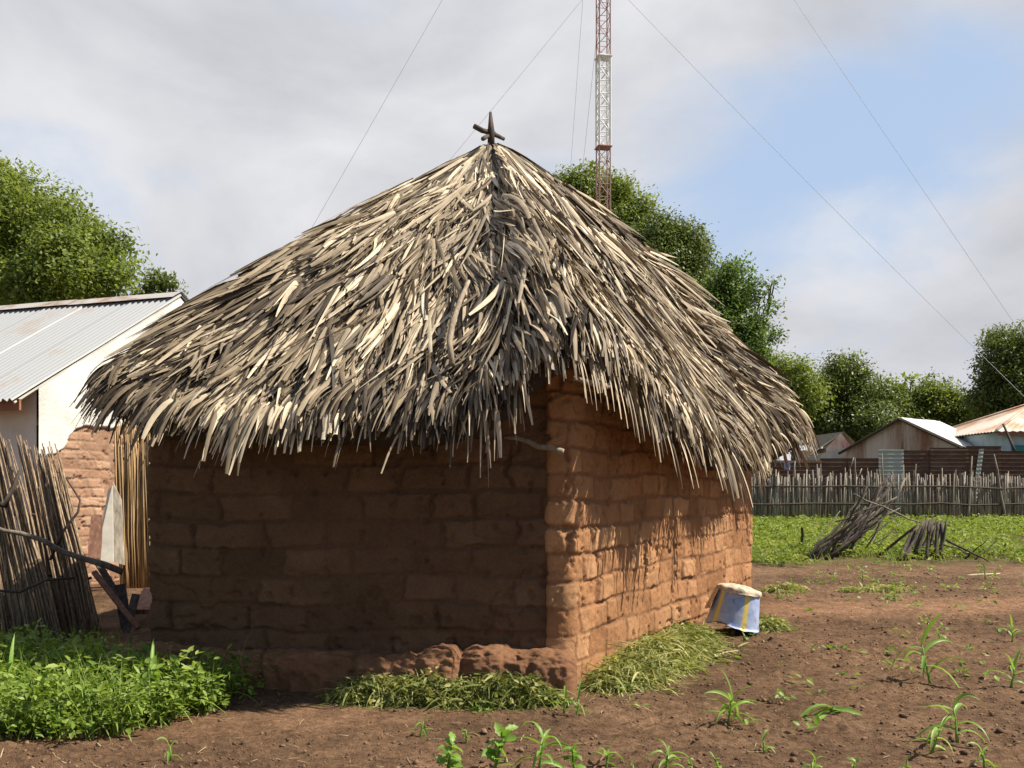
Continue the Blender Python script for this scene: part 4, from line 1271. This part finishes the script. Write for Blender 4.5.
for sg in (1, -1):
    V, F = corrugated(o3, rd, np.array([*(rp * sg * (wd + .3)), -(zr - ze_) * (wd + .3) / wd]), Ld + .44, 8, per=.14, amp=.02)
    mesh_obj('roof', V, F, M['bright_sheet'], shed)
rb = MB()
for sg in (1, -1):
    rb.tube([o3 - (0, 0, .06), o3 + np.array([*(rp * sg * (wd + .3)), -(zr - ze_) * (wd + .3) / wd - .06])], .07, 4)
rb.build('rake_board', M['dark_wood'], shed, False)

# pale blue house with rusty hipped roof, right edge
bh = thing('blue_house', 'pale blue walled house with rusty hipped roof at right edge', 'house', (22, 42, .45))
X0, X1, Y0, Y1, zE, zR = 18.5, 27.0, 38.0, 46.0, 3.62, 5.05
MB().box(((X0 + X1) / 2 + .0, (Y0 + Y1) / 2, zE / 2 + .2), (X1 - X0 - .8, Y1 - Y0 - .8, zE - .42)).build('wall', M['blue_wall'], bh, False)
def hip_face(quad, na=120, nb=10):
    a, b2, c, d = [np.array(v, float) for v in quad]      # eave a-b, ridge d-c
    s = np.linspace(0, 1, na)[:, None, None]; t2 = np.linspace(0, 1, nb)[None, :, None]
    E = a + (b2 - a) * s; Rg = d + (c - d) * s
    V = E * (1 - t2) + Rg * t2
    V[..., 2] += .018 * np.sin(np.arange(na) * 2 * math.pi / 4)[:, None]
    n = na * nb; V = V.reshape(-1, 3); f = grid_faces(na, nb)
    return np.concatenate([V, V - (0, 0, .03)]), np.concatenate([f, f[:, ::-1] + n])
ra = (X0 + 3.6, (Y0 + Y1) / 2, zR); rb_ = (X1 - 3.6, (Y0 + Y1) / 2, zR)
for qd in [((X0, Y0, zE), (X1, Y0, zE), rb_, ra), ((X0, Y1, zE), (X0, Y0, zE), ra, ra), ((X1, Y0, zE), (X1, Y1, zE), rb_, rb_), ((X1, Y1, zE), (X0, Y1, zE), ra, rb_)]:
    V, F = hip_face(qd); mesh_obj('roof', V, F, M['rust_roof'], bh)
hc = MB(); 
for cx, cy in ((X0, Y0), (X0, Y1)): hc.tube([(cx, cy, zE + .03), (ra[0], ra[1], zR + .04)], .06, 5)
hc.tube([ra, rb_], .06, 5)
hc.build('hip_cap', M['rust_roof'], bh)
MB().box(((X0 + X1) / 2, Y0 + .06, zE - .09), (X1 - X0 - .2, .05, .14)).build('fascia_board', M['fascia'], bh, False)
wn = MB(); wn.box((xs(1018, Y0 + .4), Y0 + .39, 2.75), (.5, .06, .7)); wn.build('window_shutter', plain('teal_paint', (.05, .22, .22), .6), bh, False)
single('leaning_pole', 'dark pole leaning against the pale blue house', 'pole', MB().tube(crooked(at(1015, 452, 36.5), at(1003, 424, 37.2), 4, .01), [.06, .04], 6, .4), M['dark_wood'])

# small red-ended shed
ss = thing('small_shed', 'small low shed with red and grey sheet roof left of the rusty shed', 'shed', (14.2, 47, .45))
Yq = 47.0
def q3(px, py, Y=Yq): return at(px, py, Y)
m_ = MB()
g0, g1_, gp = q3(826, 448), q3(851, 446), q3(841, 433)
m_.add([(g0[0], Yq, .3), (g1_[0], Yq, .3), tuple(g1_), tuple(gp), tuple(g0)], [(0, 1, 2, 3, 4)])
back = np.array([-.3, 4.0, 0])
m_.add([(g0[0], Yq, .3), (g0[0] - .3, Yq + 4, .3), tuple(g0 + back), tuple(g0)], [(3, 2, 1, 0)])
m_.build('wall', M['red_sheet'], ss, False)
rr = MB(); lft = q3(806, 456, 46.6)
rr.add([tuple(gp + (.1, -.15, .06)), tuple(gp + back + (0, 0, .06)), tuple(q3(812, 452, 50.5)), tuple(q3(810, 455, 46.8))], [(0, 1, 2, 3)])
rr.add([tuple(gp + (.1, -.15, .06)), tuple(gp + back + (0, 0, .06)), tuple(g1_ + back + (.3, 0, .05)), tuple(g1_ + (.3, -.15, .0))], [(3, 2, 1, 0)])
rr.build('roof', M['fibre'], ss, False)
lw = MB(); a, b = q3(808, 455, 46.9), q3(845, 447, 46.9)
lw.add([(a[0], 46.9, .3), (b[0], 46.9, .3), (b[0], 46.9, b[2] - .05), (a[0], 46.9, a[2] - .05)], [(0, 1, 2, 3)])
lw.build('side_wall', M['fibre'], ss, False)

# ------------------------------------------------------------------ pile of poles in the plot
GP = 'poles in the fallen stick piles'
def pole(label, a, b, r0, r1, mat='dark_wood', amp=.02):
    single('dry_pole', label, 'pole', MB().tube(crooked(a, b, 6, amp if np.linalg.norm(np.array(a) - np.array(b)) > 1.0 else .006), [r0, (r0 + r1) / 2, r1], 6, random.uniform(.2, .9), 0, .15), M[mat], GP)
def gp_(px, py):
    return on_ground(px, py)
for i in range(34):                         # left heap: butts at lower left, tips at upper right
    f = i / 33
    a = gp_(802 + 48 * f + random.uniform(-3, 3), 560 - 5 * f + random.uniform(-4, 3))
    tip = at(858 + 36 * f + random.uniform(-13, 13), 528 - 46 * f ** .8 + random.uniform(-16, 18), a[1] + random.uniform(-.1, .9))
    pole('dark weathered pole in the larger leaning stick pile before the fence', a, tip, random.uniform(.016, .034), random.uniform(.008, .018))
for a, b, r in [((905, 478), (866, 548), .022), ((854, 494), (926, 524), .018), ((835, 522), (897, 497), .014), ((812, 556), (900, 508), .016)]:
    A_ = at(*a, 17.0); B_ = at(*b, 16.9)
    B_[2] = max(B_[2], float(gh(B_[0], B_[1])) + .02)
    pole({905: 'longest pale pole rising steepest from the larger stick pile', 854: 'thin pole linking the larger and smaller stick piles', 835: 'thin bent branch sticking out left of the larger stick pile', 812: 'long thin pole lying along the front of the larger stick pile'}[a[0]], A_, B_, r, r * .7, 'wood', .03)
for i in range(16):
    f = i / 15
    a = gp_(898 + 44 * f + random.uniform(-2, 2), 559 + random.uniform(-4, 3))
    tip = at(916 + 30 * f + random.uniform(-5, 5), 520 + 10 * abs(f - .6) + random.uniform(-5, 6), a[1] + random.uniform(.0, .6))
    pole('short dark stump pole in the smaller stick pile at right', a, tip, random.uniform(.028, .045), random.uniform(.015, .03))
for k in range(12):
    b0 = gp_(808 + 6 * k + random.uniform(-6, 6), 553 + random.uniform(-8, 4))
    a0 = random.uniform(-.5, .9)
    pole('thin crooked twig poking out of the larger stick pile', b0, b0 + np.array([random.uniform(.3, 1.2), random.uniform(-.2, .6), random.uniform(.15, .9)]), .014, .006, 'wood', .05)
pole('thin pole slanting left from the smaller stick pile', gp_(876, 558), at(917, 525, 16.6), .03, .02)
pole('long low branch trailing right from the smaller stick pile', at(946, 540, 16.2), gp_(990, 562), .022, .012, 'dark_wood', .04)
pole('second low branch trailing right, under the longer one', at(944, 545, 15.9), gp_(978, 556), .016, .01, 'dark_wood', .03)
for k in range(8):
    b0 = gp_(940 + 5 * k, 556 + random.uniform(-6, 6))
    pole('thin dark twig tangled at the right end of the smaller stick pile', b0, b0 + np.array([random.uniform(-.4, .9), random.uniform(-.3, .4), random.uniform(.05, .45)]), .014, .006, 'dark_wood', .04)
pole('pale straight stick lying on the soil right of the piles', gp_(966, 576), gp_(1000, 574), .014, .012, 'pale_wood', .01)
pole('small upright stump at the left end of the larger pile', gp_(802, 545), at(802, 528, 15.9), .035, .02, 'dark_wood', .01)

# ------------------------------------------------------------------ trees
def tree(label, trunk, blobs, nleaf, leaf, mat, group=None, name='tree', trunk_r=0.3, per=14, dens_top=0.7, twig=0.45, core=0.55):
    """blobs: (px, py, Y, rx_px, rz_px) ellipsoids that make the crown; trunk: plan position."""
    tx, ty = trunk; z0 = float(gz(0, ty))
    root = thing(name, label, 'tree', (tx, ty, z0), group=group)
    Bs = []
    for px, py, Y, rx, rz in blobs:
        c = at(px, py, Y); Bs.append((c, rx / FPX * Y, rz / FPX * Y))
    zt = min(b[0][2] for b in Bs)
    mbt = MB()
    fork = np.array([tx, ty, max(z0 + 1.0, z0 + (zt - z0) * .55)])
    mbt.tube(crooked((tx, ty, z0 - .1), fork, 5, .05), [trunk_r, trunk_r * .8, trunk_r * .7], 8, .5, 0, .15)
    for c, rx, rz in Bs:
        e = c + np.array([0, 0, rz * .4])
        mbt.tube(crooked(fork, e, 6, rx * .08), [trunk_r * .5, trunk_r * .25, trunk_r * .07], 5, .5)
        for _ in range(5):
            d = rng.normal(0, 1, 3); d[2] = abs(d[2]); d /= np.linalg.norm(d)
            s = fork + (e - fork) * rng.uniform(.5, .95)
            mbt.tube(crooked(s, c + d * np.array([rx, rx, rz]) * .62, 4, rx * .05), [trunk_r * .14, trunk_r * .04], 4, .5)
    mbt.build('trunk', M['bark'], root)
    sub = []
    for c, rx, rz in Bs:
        m = 26 if rx > 1.0 else 7
        for _ in range(m):
            dv = rng.normal(0, 1, 3); dv /= np.linalg.norm(dv); dv[2] = dv[2] * .9 + .1
            kf = rng.uniform(.2, .42)
            sub.append((c + dv * np.array([rx, rx, rz]) * rng.uniform(.6, .98), rx * kf, rz * kf * rng.uniform(.75, 1.0)))
    Bs = [(c, rx * core, rz * core) for c, rx, rz in Bs] + sub
    vol = np.array([b[1] * max(b[1], b[2]) for b in Bs]); vol /= vol.sum()
    ncl = nleaf // per
    bi = rng.choice(len(Bs), ncl, p=vol)
    cen = np.array([b[0] for b in Bs])[bi]; R = np.array([[b[1], b[1], b[2]] for b in Bs])[bi]
    d = rng.normal(0, 1, (ncl, 3)); d /= np.linalg.norm(d, axis=1)[:, None]
    az = np.arctan2(d[:, 1], d[:, 0])
    bump = 1 + 0.42 * fbm(az * 1.9 + bi * 7.1, d[:, 2] * 2.6 + bi * 3.3, 5, 3)
    rad = np.where(rng.uniform(0, 1, ncl) < dens_top, rng.uniform(.82, 1.05, ncl), rng.uniform(.25, .85, ncl))
    P = cen + d * R * (rad * bump)[:, None]
    k = np.repeat(np.arange(ncl), per); N = len(k)
    dd = d[k]
    jit = np.clip(rng.normal(0, twig * .75, (N, 3)), -1.5 * twig, 1.5 * twig) * np.array([1, 1, .7])
    pos = P[k] + jit
    nrm = dd * .6 + np.array([0, 0, .7]) + rng.normal(0, .42, (N, 3))
    nrm /= np.linalg.norm(nrm, axis=1)[:, None]
    a = rng.normal(0, 1, (N, 3)); a -= nrm * (a * nrm).sum(1)[:, None]; a /= np.linalg.norm(a, axis=1)[:, None]
    a[:, 2] -= .25
    b = np.cross(nrm, a)
    L = rng.uniform(.7, 1.35, N)[:, None] * leaf; W = L * rng.uniform(.38, .6, N)[:, None]
    V = np.stack([pos - a * L * .5, pos + b * W * .5, pos + a * L * .5, pos - b * W * .5], 1).reshape(-1, 3)
    F = np.arange(N * 4).reshape(-1, 4)
    tone = np.clip(0.45 + rng.normal(0, .10, N) + rng.normal(0, .12, ncl)[k] + rng.normal(0, .13, len(Bs))[bi][k], 0, 1)
    mesh_obj('crown', V, F, M[mat], root, {'rnd': np.repeat(tone, 4)}, smooth=False)
    return root


tree('big round green tree behind the white house at left', (-13.0, 27), [(30, 235, 26, 62, 58), (74, 262, 25, 46, 50), (-25, 215, 27, 55, 55), (60, 285, 24.5, 60, 40), (98, 276, 26, 20, 26), (-40, 290, 26, 60, 45), (8, 190, 27, 28, 26), (118, 250, 26.5, 9, 9)], 90000, .12, 'leaf_mid', None, 'tree', .45, 14, .75, .30)
tree('small wispy tree peeking over the white house ridge', (-13.6, 42), [(158, 280, 42, 8, 8), (170, 288, 42, 6, 5), (150, 294, 42, 10, 8)], 1500, .2, 'leaf_dark', None, 'tree', .2, 12, .6, .35)
tree('tall dense green tree rising behind the lattice mast', (5.4, 60), [(592, 200, 60, 32, 30), (572, 192, 60, 20, 20), (625, 215, 59, 22, 26), (560, 230, 60, 40, 40), (610, 250, 59, 40, 40)], 64000, .19, 'leaf_mid', 'trees beyond the hut', 'tree', .5, 14, .75, .5)
tree('dark green broad tree between the mast tree and the loose pale tree', (9.0, 56), [(655, 245, 56, 30, 28), (685, 250, 55, 22, 26), (640, 270, 56, 35, 40), (690, 285, 55, 32, 38), (665, 310, 55, 50, 50)], 58000, .18, 'leaf_dark', 'trees beyond the hut', 'tree', .5, 14, .75, .5)
tree('loose pale green tree with open twigs just right of the thatch', (12.0, 50), [(735, 285, 50, 24, 28), (722, 310, 50, 26, 35), (760, 305, 50, 18, 20), (772, 285, 50, 8, 9), (765, 335, 50, 16, 18), (745, 345, 50, 30, 30), (730, 265, 50, 10, 10), (700, 340, 50, 40, 50)], 26000, .18, 'leaf_light', 'trees beyond the hut', 'tree', .35, 10, .75, .36, .3)
tree('low dark tree tucked against the right thatch edge', (14.8, 52), [(785, 375, 52, 22, 22), (800, 400, 52, 24, 26), (770, 400, 52, 30, 30)], 20000, .17, 'leaf_mid', 'trees beyond the hut', 'tree', .3, 14, .75, .45)
tree('dark round tree standing behind the small shed', (18.0, 54), [(848, 378, 54, 22, 24), (832, 395, 54, 22, 26), (868, 398, 54, 24, 28), (850, 425, 54, 42, 26), (820, 425, 54, 24, 22)], 50000, .17, 'leaf_dark', 'trees beyond the hut', 'tree', .4, 14, .8, .42)
tree('bright green tree behind the pale roof of the rusty shed', (23.5, 56), [(945, 398, 56, 22, 18), (925, 412, 56, 26, 22), (955, 420, 56, 22, 22), (928, 385, 56, 7, 10), (900, 425, 56, 26, 20)], 32000, .17, 'leaf_mid', 'trees beyond the hut', 'tree', .35, 14, .75, .4)
tree('thin sapling with sparse leaves sticking up above the rusty shed', (21.4, 55), [(900, 388, 55, 5, 8), (897, 402, 55, 9, 9), (912, 380, 55, 3, 4)], 500, .26, 'leaf_mid', 'trees beyond the hut', 'tree', .12, 10, .5, .3)
tree('tall dark tree at the right edge behind the blue house', (26.5, 52), [(1008, 350, 52, 24, 24), (1000, 375, 52, 20, 22), (1020, 385, 52, 36, 30), (1045, 360, 52, 35, 40), (990, 400, 52, 20, 18), (1015, 420, 52, 40, 20)], 54000, .17, 'leaf_dark', 'trees beyond the hut', 'tree', .45, 14, .75, .42)
tree('dark low tree filling the gap left of the right edge tree', (25.5, 60), [(975, 412, 60, 18, 14), (985, 425, 60, 24, 16)], 8000, .22, 'leaf_dark', 'trees beyond the hut', 'tree', .3, 14, .75, .45)

# ------------------------------------------------------------------ lattice mast
MX, MY = (603.3 - 512) / FPX * 50, 50.0
mast = thing('lattice_mast', 'tall red and white lattice radio mast with guy wires behind the hut', 'mast', (MX, MY, .5))
hw = 0.33; zb0, sec = 0.52, 4.52
for i in range(9):
    z0, z1 = zb0 + i * sec, zb0 + (i + 1) * sec
    mb = MB(); rot = 0.2
    cor = [(MX + hw * math.cos(rot + k * math.pi / 2 + .785) * 1.2, MY + hw * math.sin(rot + k * math.pi / 2 + .785) * 1.2) for k in range(4)]
    for c in cor: mb.tube([(*c, z0), (*c, z1)], .056 if i % 2 == 0 else .034, 5)
    nb = 7; dz = sec / nb
    for j in range(nb):
        for k in range(4):
            a, b = cor[k], cor[(k + 1) % 4]
            za, zb = z0 + j * dz, z0 + (j + 1) * dz
            mb.tube([(*a, zb), (*b, zb)], .03 if i % 2 == 0 else .016, 4)
            if (j + k) % 2: a, b = b, a
            mb.tube([(*a, za), (*b, zb)], .034 if i % 2 == 0 else .018, 4)
    if True: mb.box((MX, MY, z1 - .05), (.74, .74, .035), rot)
    mb.build('mast_section', M['mast_white'] if i % 2 == 0 else M['mast_red'], mast, False)
ztop = zb0 + 9 * sec
RG = 22.6
anch = [(MX + .866 * RG * 1.02, MY - .5 * RG * 1.02), (MX - .866 * RG * .97, MY - .5 * RG * .97), (MX - 2.1, MY + RG)]
for a in anch:
    for zt in (27.3, 40.4):
        A_ = np.array([a[0], a[1], .4]); T_ = np.array([MX, MY, zt]); t_ = np.linspace(0, 1, 16)[:, None]
        pts = A_ + (T_ - A_) * t_ - np.array([0, 0, .25]) * (4 * t_ * (1 - t_))
        MB().tube(pts, .0085, 4).build('guy_wire', M['wire'], mast)

# ------------------------------------------------------------------ light, sky, camera
SUN_AZ = np.array([0.985, -0.06]); SUN_EL = math.radians(50)
SUN_AZ /= np.linalg.norm(SUN_AZ)
sd = Vector((SUN_AZ[0] * math.cos(SUN_EL), SUN_AZ[1] * math.cos(SUN_EL), math.sin(SUN_EL)))
L_ = bpy.data.lights.new('sun', 'SUN'); L_.energy = 5.0; L_.angle = math.radians(0.5); L_.color = (1.0, 0.91, 0.76)
so = bpy.data.objects.new('sun', L_); C.objects.link(so); so.rotation_euler = sd.to_track_quat('Z', 'Y').to_euler()
so.location = (20, -5, 30)

w = bpy.data.worlds.new('World'); scene.world = w; w.use_nodes = True
nt = w.node_tree; N_ = nt.nodes; Lk = nt.links
bg = N_['Background']; bg.inputs['Strength'].default_value = 0.06
sky = N_.new('ShaderNodeTexSky'); sky.sky_type = 'NISHITA'; sky.sun_disc = False
sky.sun_elevation = SUN_EL; sky.sun_rotation = math.atan2(SUN_AZ[0], SUN_AZ[1]); sky.air_density = 1.0; sky.dust_density = 0.4
tc = N_.new('ShaderNodeTexCoord')
def wmath(op, a, b=0.0, clamp=False):
    n = N_.new('ShaderNodeMath'); n.operation = op; n.use_clamp = clamp
    for i, v in enumerate((a, b)):
        if isinstance(v, (int, float)): n.inputs[i].default_value = v
        else: Lk.new(v, n.inputs[i])
    return n.outputs[0]
mp = N_.new('ShaderNodeMapping'); mp.inputs['Scale'].default_value = (1.0, 1.0, 1.9); mp.inputs['Location'].default_value = (3.1, 0.4, 0.7)
Lk.new(tc.outputs['Generated'], mp.inputs['Vector'])
def wnoise(sc, det, ro, dist=0.0):
    n = N_.new('ShaderNodeTexNoise'); n.inputs['Scale'].default_value = sc; n.inputs['Detail'].default_value = det; n.inputs['Roughness'].default_value = ro
    n.inputs['Distortion'].default_value = dist
    Lk.new(mp.outputs[0], n.inputs['Vector']); return n.outputs['Fac']
def spot(px, py, r0, r1, squash=1.0):
    d = Vector(((px - 512) / FPX, 1.0, -(py - HOR) / FPX)).normalized()
    s = N_.new('ShaderNodeVectorMath'); s.operation = 'SUBTRACT'; Lk.new(tc.outputs['Generated'], s.inputs[0]); s.inputs[1].default_value = d
    m = N_.new('ShaderNodeVectorMath'); m.operation = 'MULTIPLY'; Lk.new(s.outputs[0], m.inputs[0]); m.inputs[1].default_value = (1, 1, squash)
    l = N_.new('ShaderNodeVectorMath'); l.operation = 'LENGTH'; Lk.new(m.outputs[0], l.inputs[0])
    r = N_.new('ShaderNodeMapRange'); r.interpolation_type = 'SMOOTHSTEP'
    r.inputs['From Min'].default_value = r0; r.inputs['From Max'].default_value = r1; r.inputs['To Min'].default_value = 1; r.inputs['To Max'].default_value = 0
    Lk.new(l.outputs['Value'], r.inputs['Value']); return r.outputs[0]
n1 = wnoise(3.2, 7, 0.52, 0.4)
n2 = wmath('ADD', wnoise(2.6, 6, 0.55, 0.3), wmath('MULTIPLY', wmath('ADD', spot(900, 235, 0.0, 0.24, 2.4), spot(560, 30, 0, .3, 1.5)), 0.13))
hole = wmath('ADD', wmath('ADD', wmath('MULTIPLY', spot(760, 185, 0.0, 0.30, 1.8), 0.44), wmath('MULTIPLY', spot(960, 105, 0.0, 0.32, 1.9), 0.46)), wmath('MULTIPLY', spot(190, 295, 0.0, 0.17, 1.3), 0.26))
hole = wmath('ADD', hole, wmath('MULTIPLY', spot(870, 385, 0.0, 0.22, 2.2), 0.25))
# the cloud bank stands ahead; unseen clear sky behind added to weaken fill
sx = N_.new('ShaderNodeSeparateXYZ'); Lk.new(tc.outputs['Generated'], sx.inputs[0])
back = N_.new('ShaderNodeMapRange'); back.interpolation_type = 'SMOOTHSTEP'
back.inputs['From Min'].default_value = 0.5; back.inputs['From Max'].default_value = 0.0; back.inputs['To Min'].default_value = 0.0; back.inputs['To Max'].default_value = 0.6
Lk.new(sx.outputs['Y'], back.inputs['Value'])
cov = wmath('SUBTRACT', wmath('SUBTRACT', wmath('ADD', wmath('MULTIPLY', wmath('SUBTRACT', n1, 0.5), 1.9), 0.76), hole), back.outputs[0])
cr = N_.new('ShaderNodeMapRange'); cr.interpolation_type = 'SMOOTHSTEP'
cr.inputs['From Min'].default_value = 0.04; cr.inputs['From Max'].default_value = 0.62
Lk.new(cov, cr.inputs['Value'])
cc = N_.new('ShaderNodeValToRGB'); e = cc.color_ramp.elements
e[0].position = .32; e[0].color = (5.2, 5.3, 5.75, 1); e[1].position = .68; e[1].color = (8.4, 8.4, 8.65, 1)
Lk.new(n2, cc.inputs['Fac'])
mx = N_.new('ShaderNodeMix'); mx.data_type = 'RGBA'
Lk.new(cr.outputs[0], mx.inputs[0]); Lk.new(cc.outputs[0], mx.inputs[7])
sk2 = N_.new('ShaderNodeMix'); sk2.data_type = 'RGBA'; sk2.inputs[0].default_value = 0.0
fr = N_.new('ShaderNodeMapRange'); fr.inputs['From Min'].default_value = 0.2; fr.inputs['From Max'].default_value = 0.7; fr.inputs['To Max'].default_value = 0.75
Lk.new(sx.outputs['Y'], fr.inputs['Value']); Lk.new(fr.outputs[0], sk2.inputs[0])     # thin high veil ahead
Lk.new(sky.outputs[0], sk2.inputs[6]); sk2.inputs[7].default_value = (5.5, 7.0, 9.4, 1)
Lk.new(sk2.outputs[2], mx.inputs[6])
Lk.new(mx.outputs[2], bg.inputs['Color'])

cam = bpy.data.cameras.new('camera'); cam.sensor_width = 36; cam.lens = FPX / 1024 * 36
cam.shift_y = (HOR - 384) / 1024; cam.clip_start = 0.05; cam.clip_end = 4000
co = bpy.data.objects.new('camera', cam); C.objects.link(co)
co.location = (0, 0, EYE); co.rotation_euler = (math.pi / 2, 0, 0)
scene.camera = co
scene.render.engine = 'CYCLES'
scene.view_settings.view_transform = 'Standard'; scene.view_settings.look = 'None'
scene.view_settings.exposure = 0.75; scene.view_settings.gamma = 1.0
scene.view_settings.use_curve_mapping = False
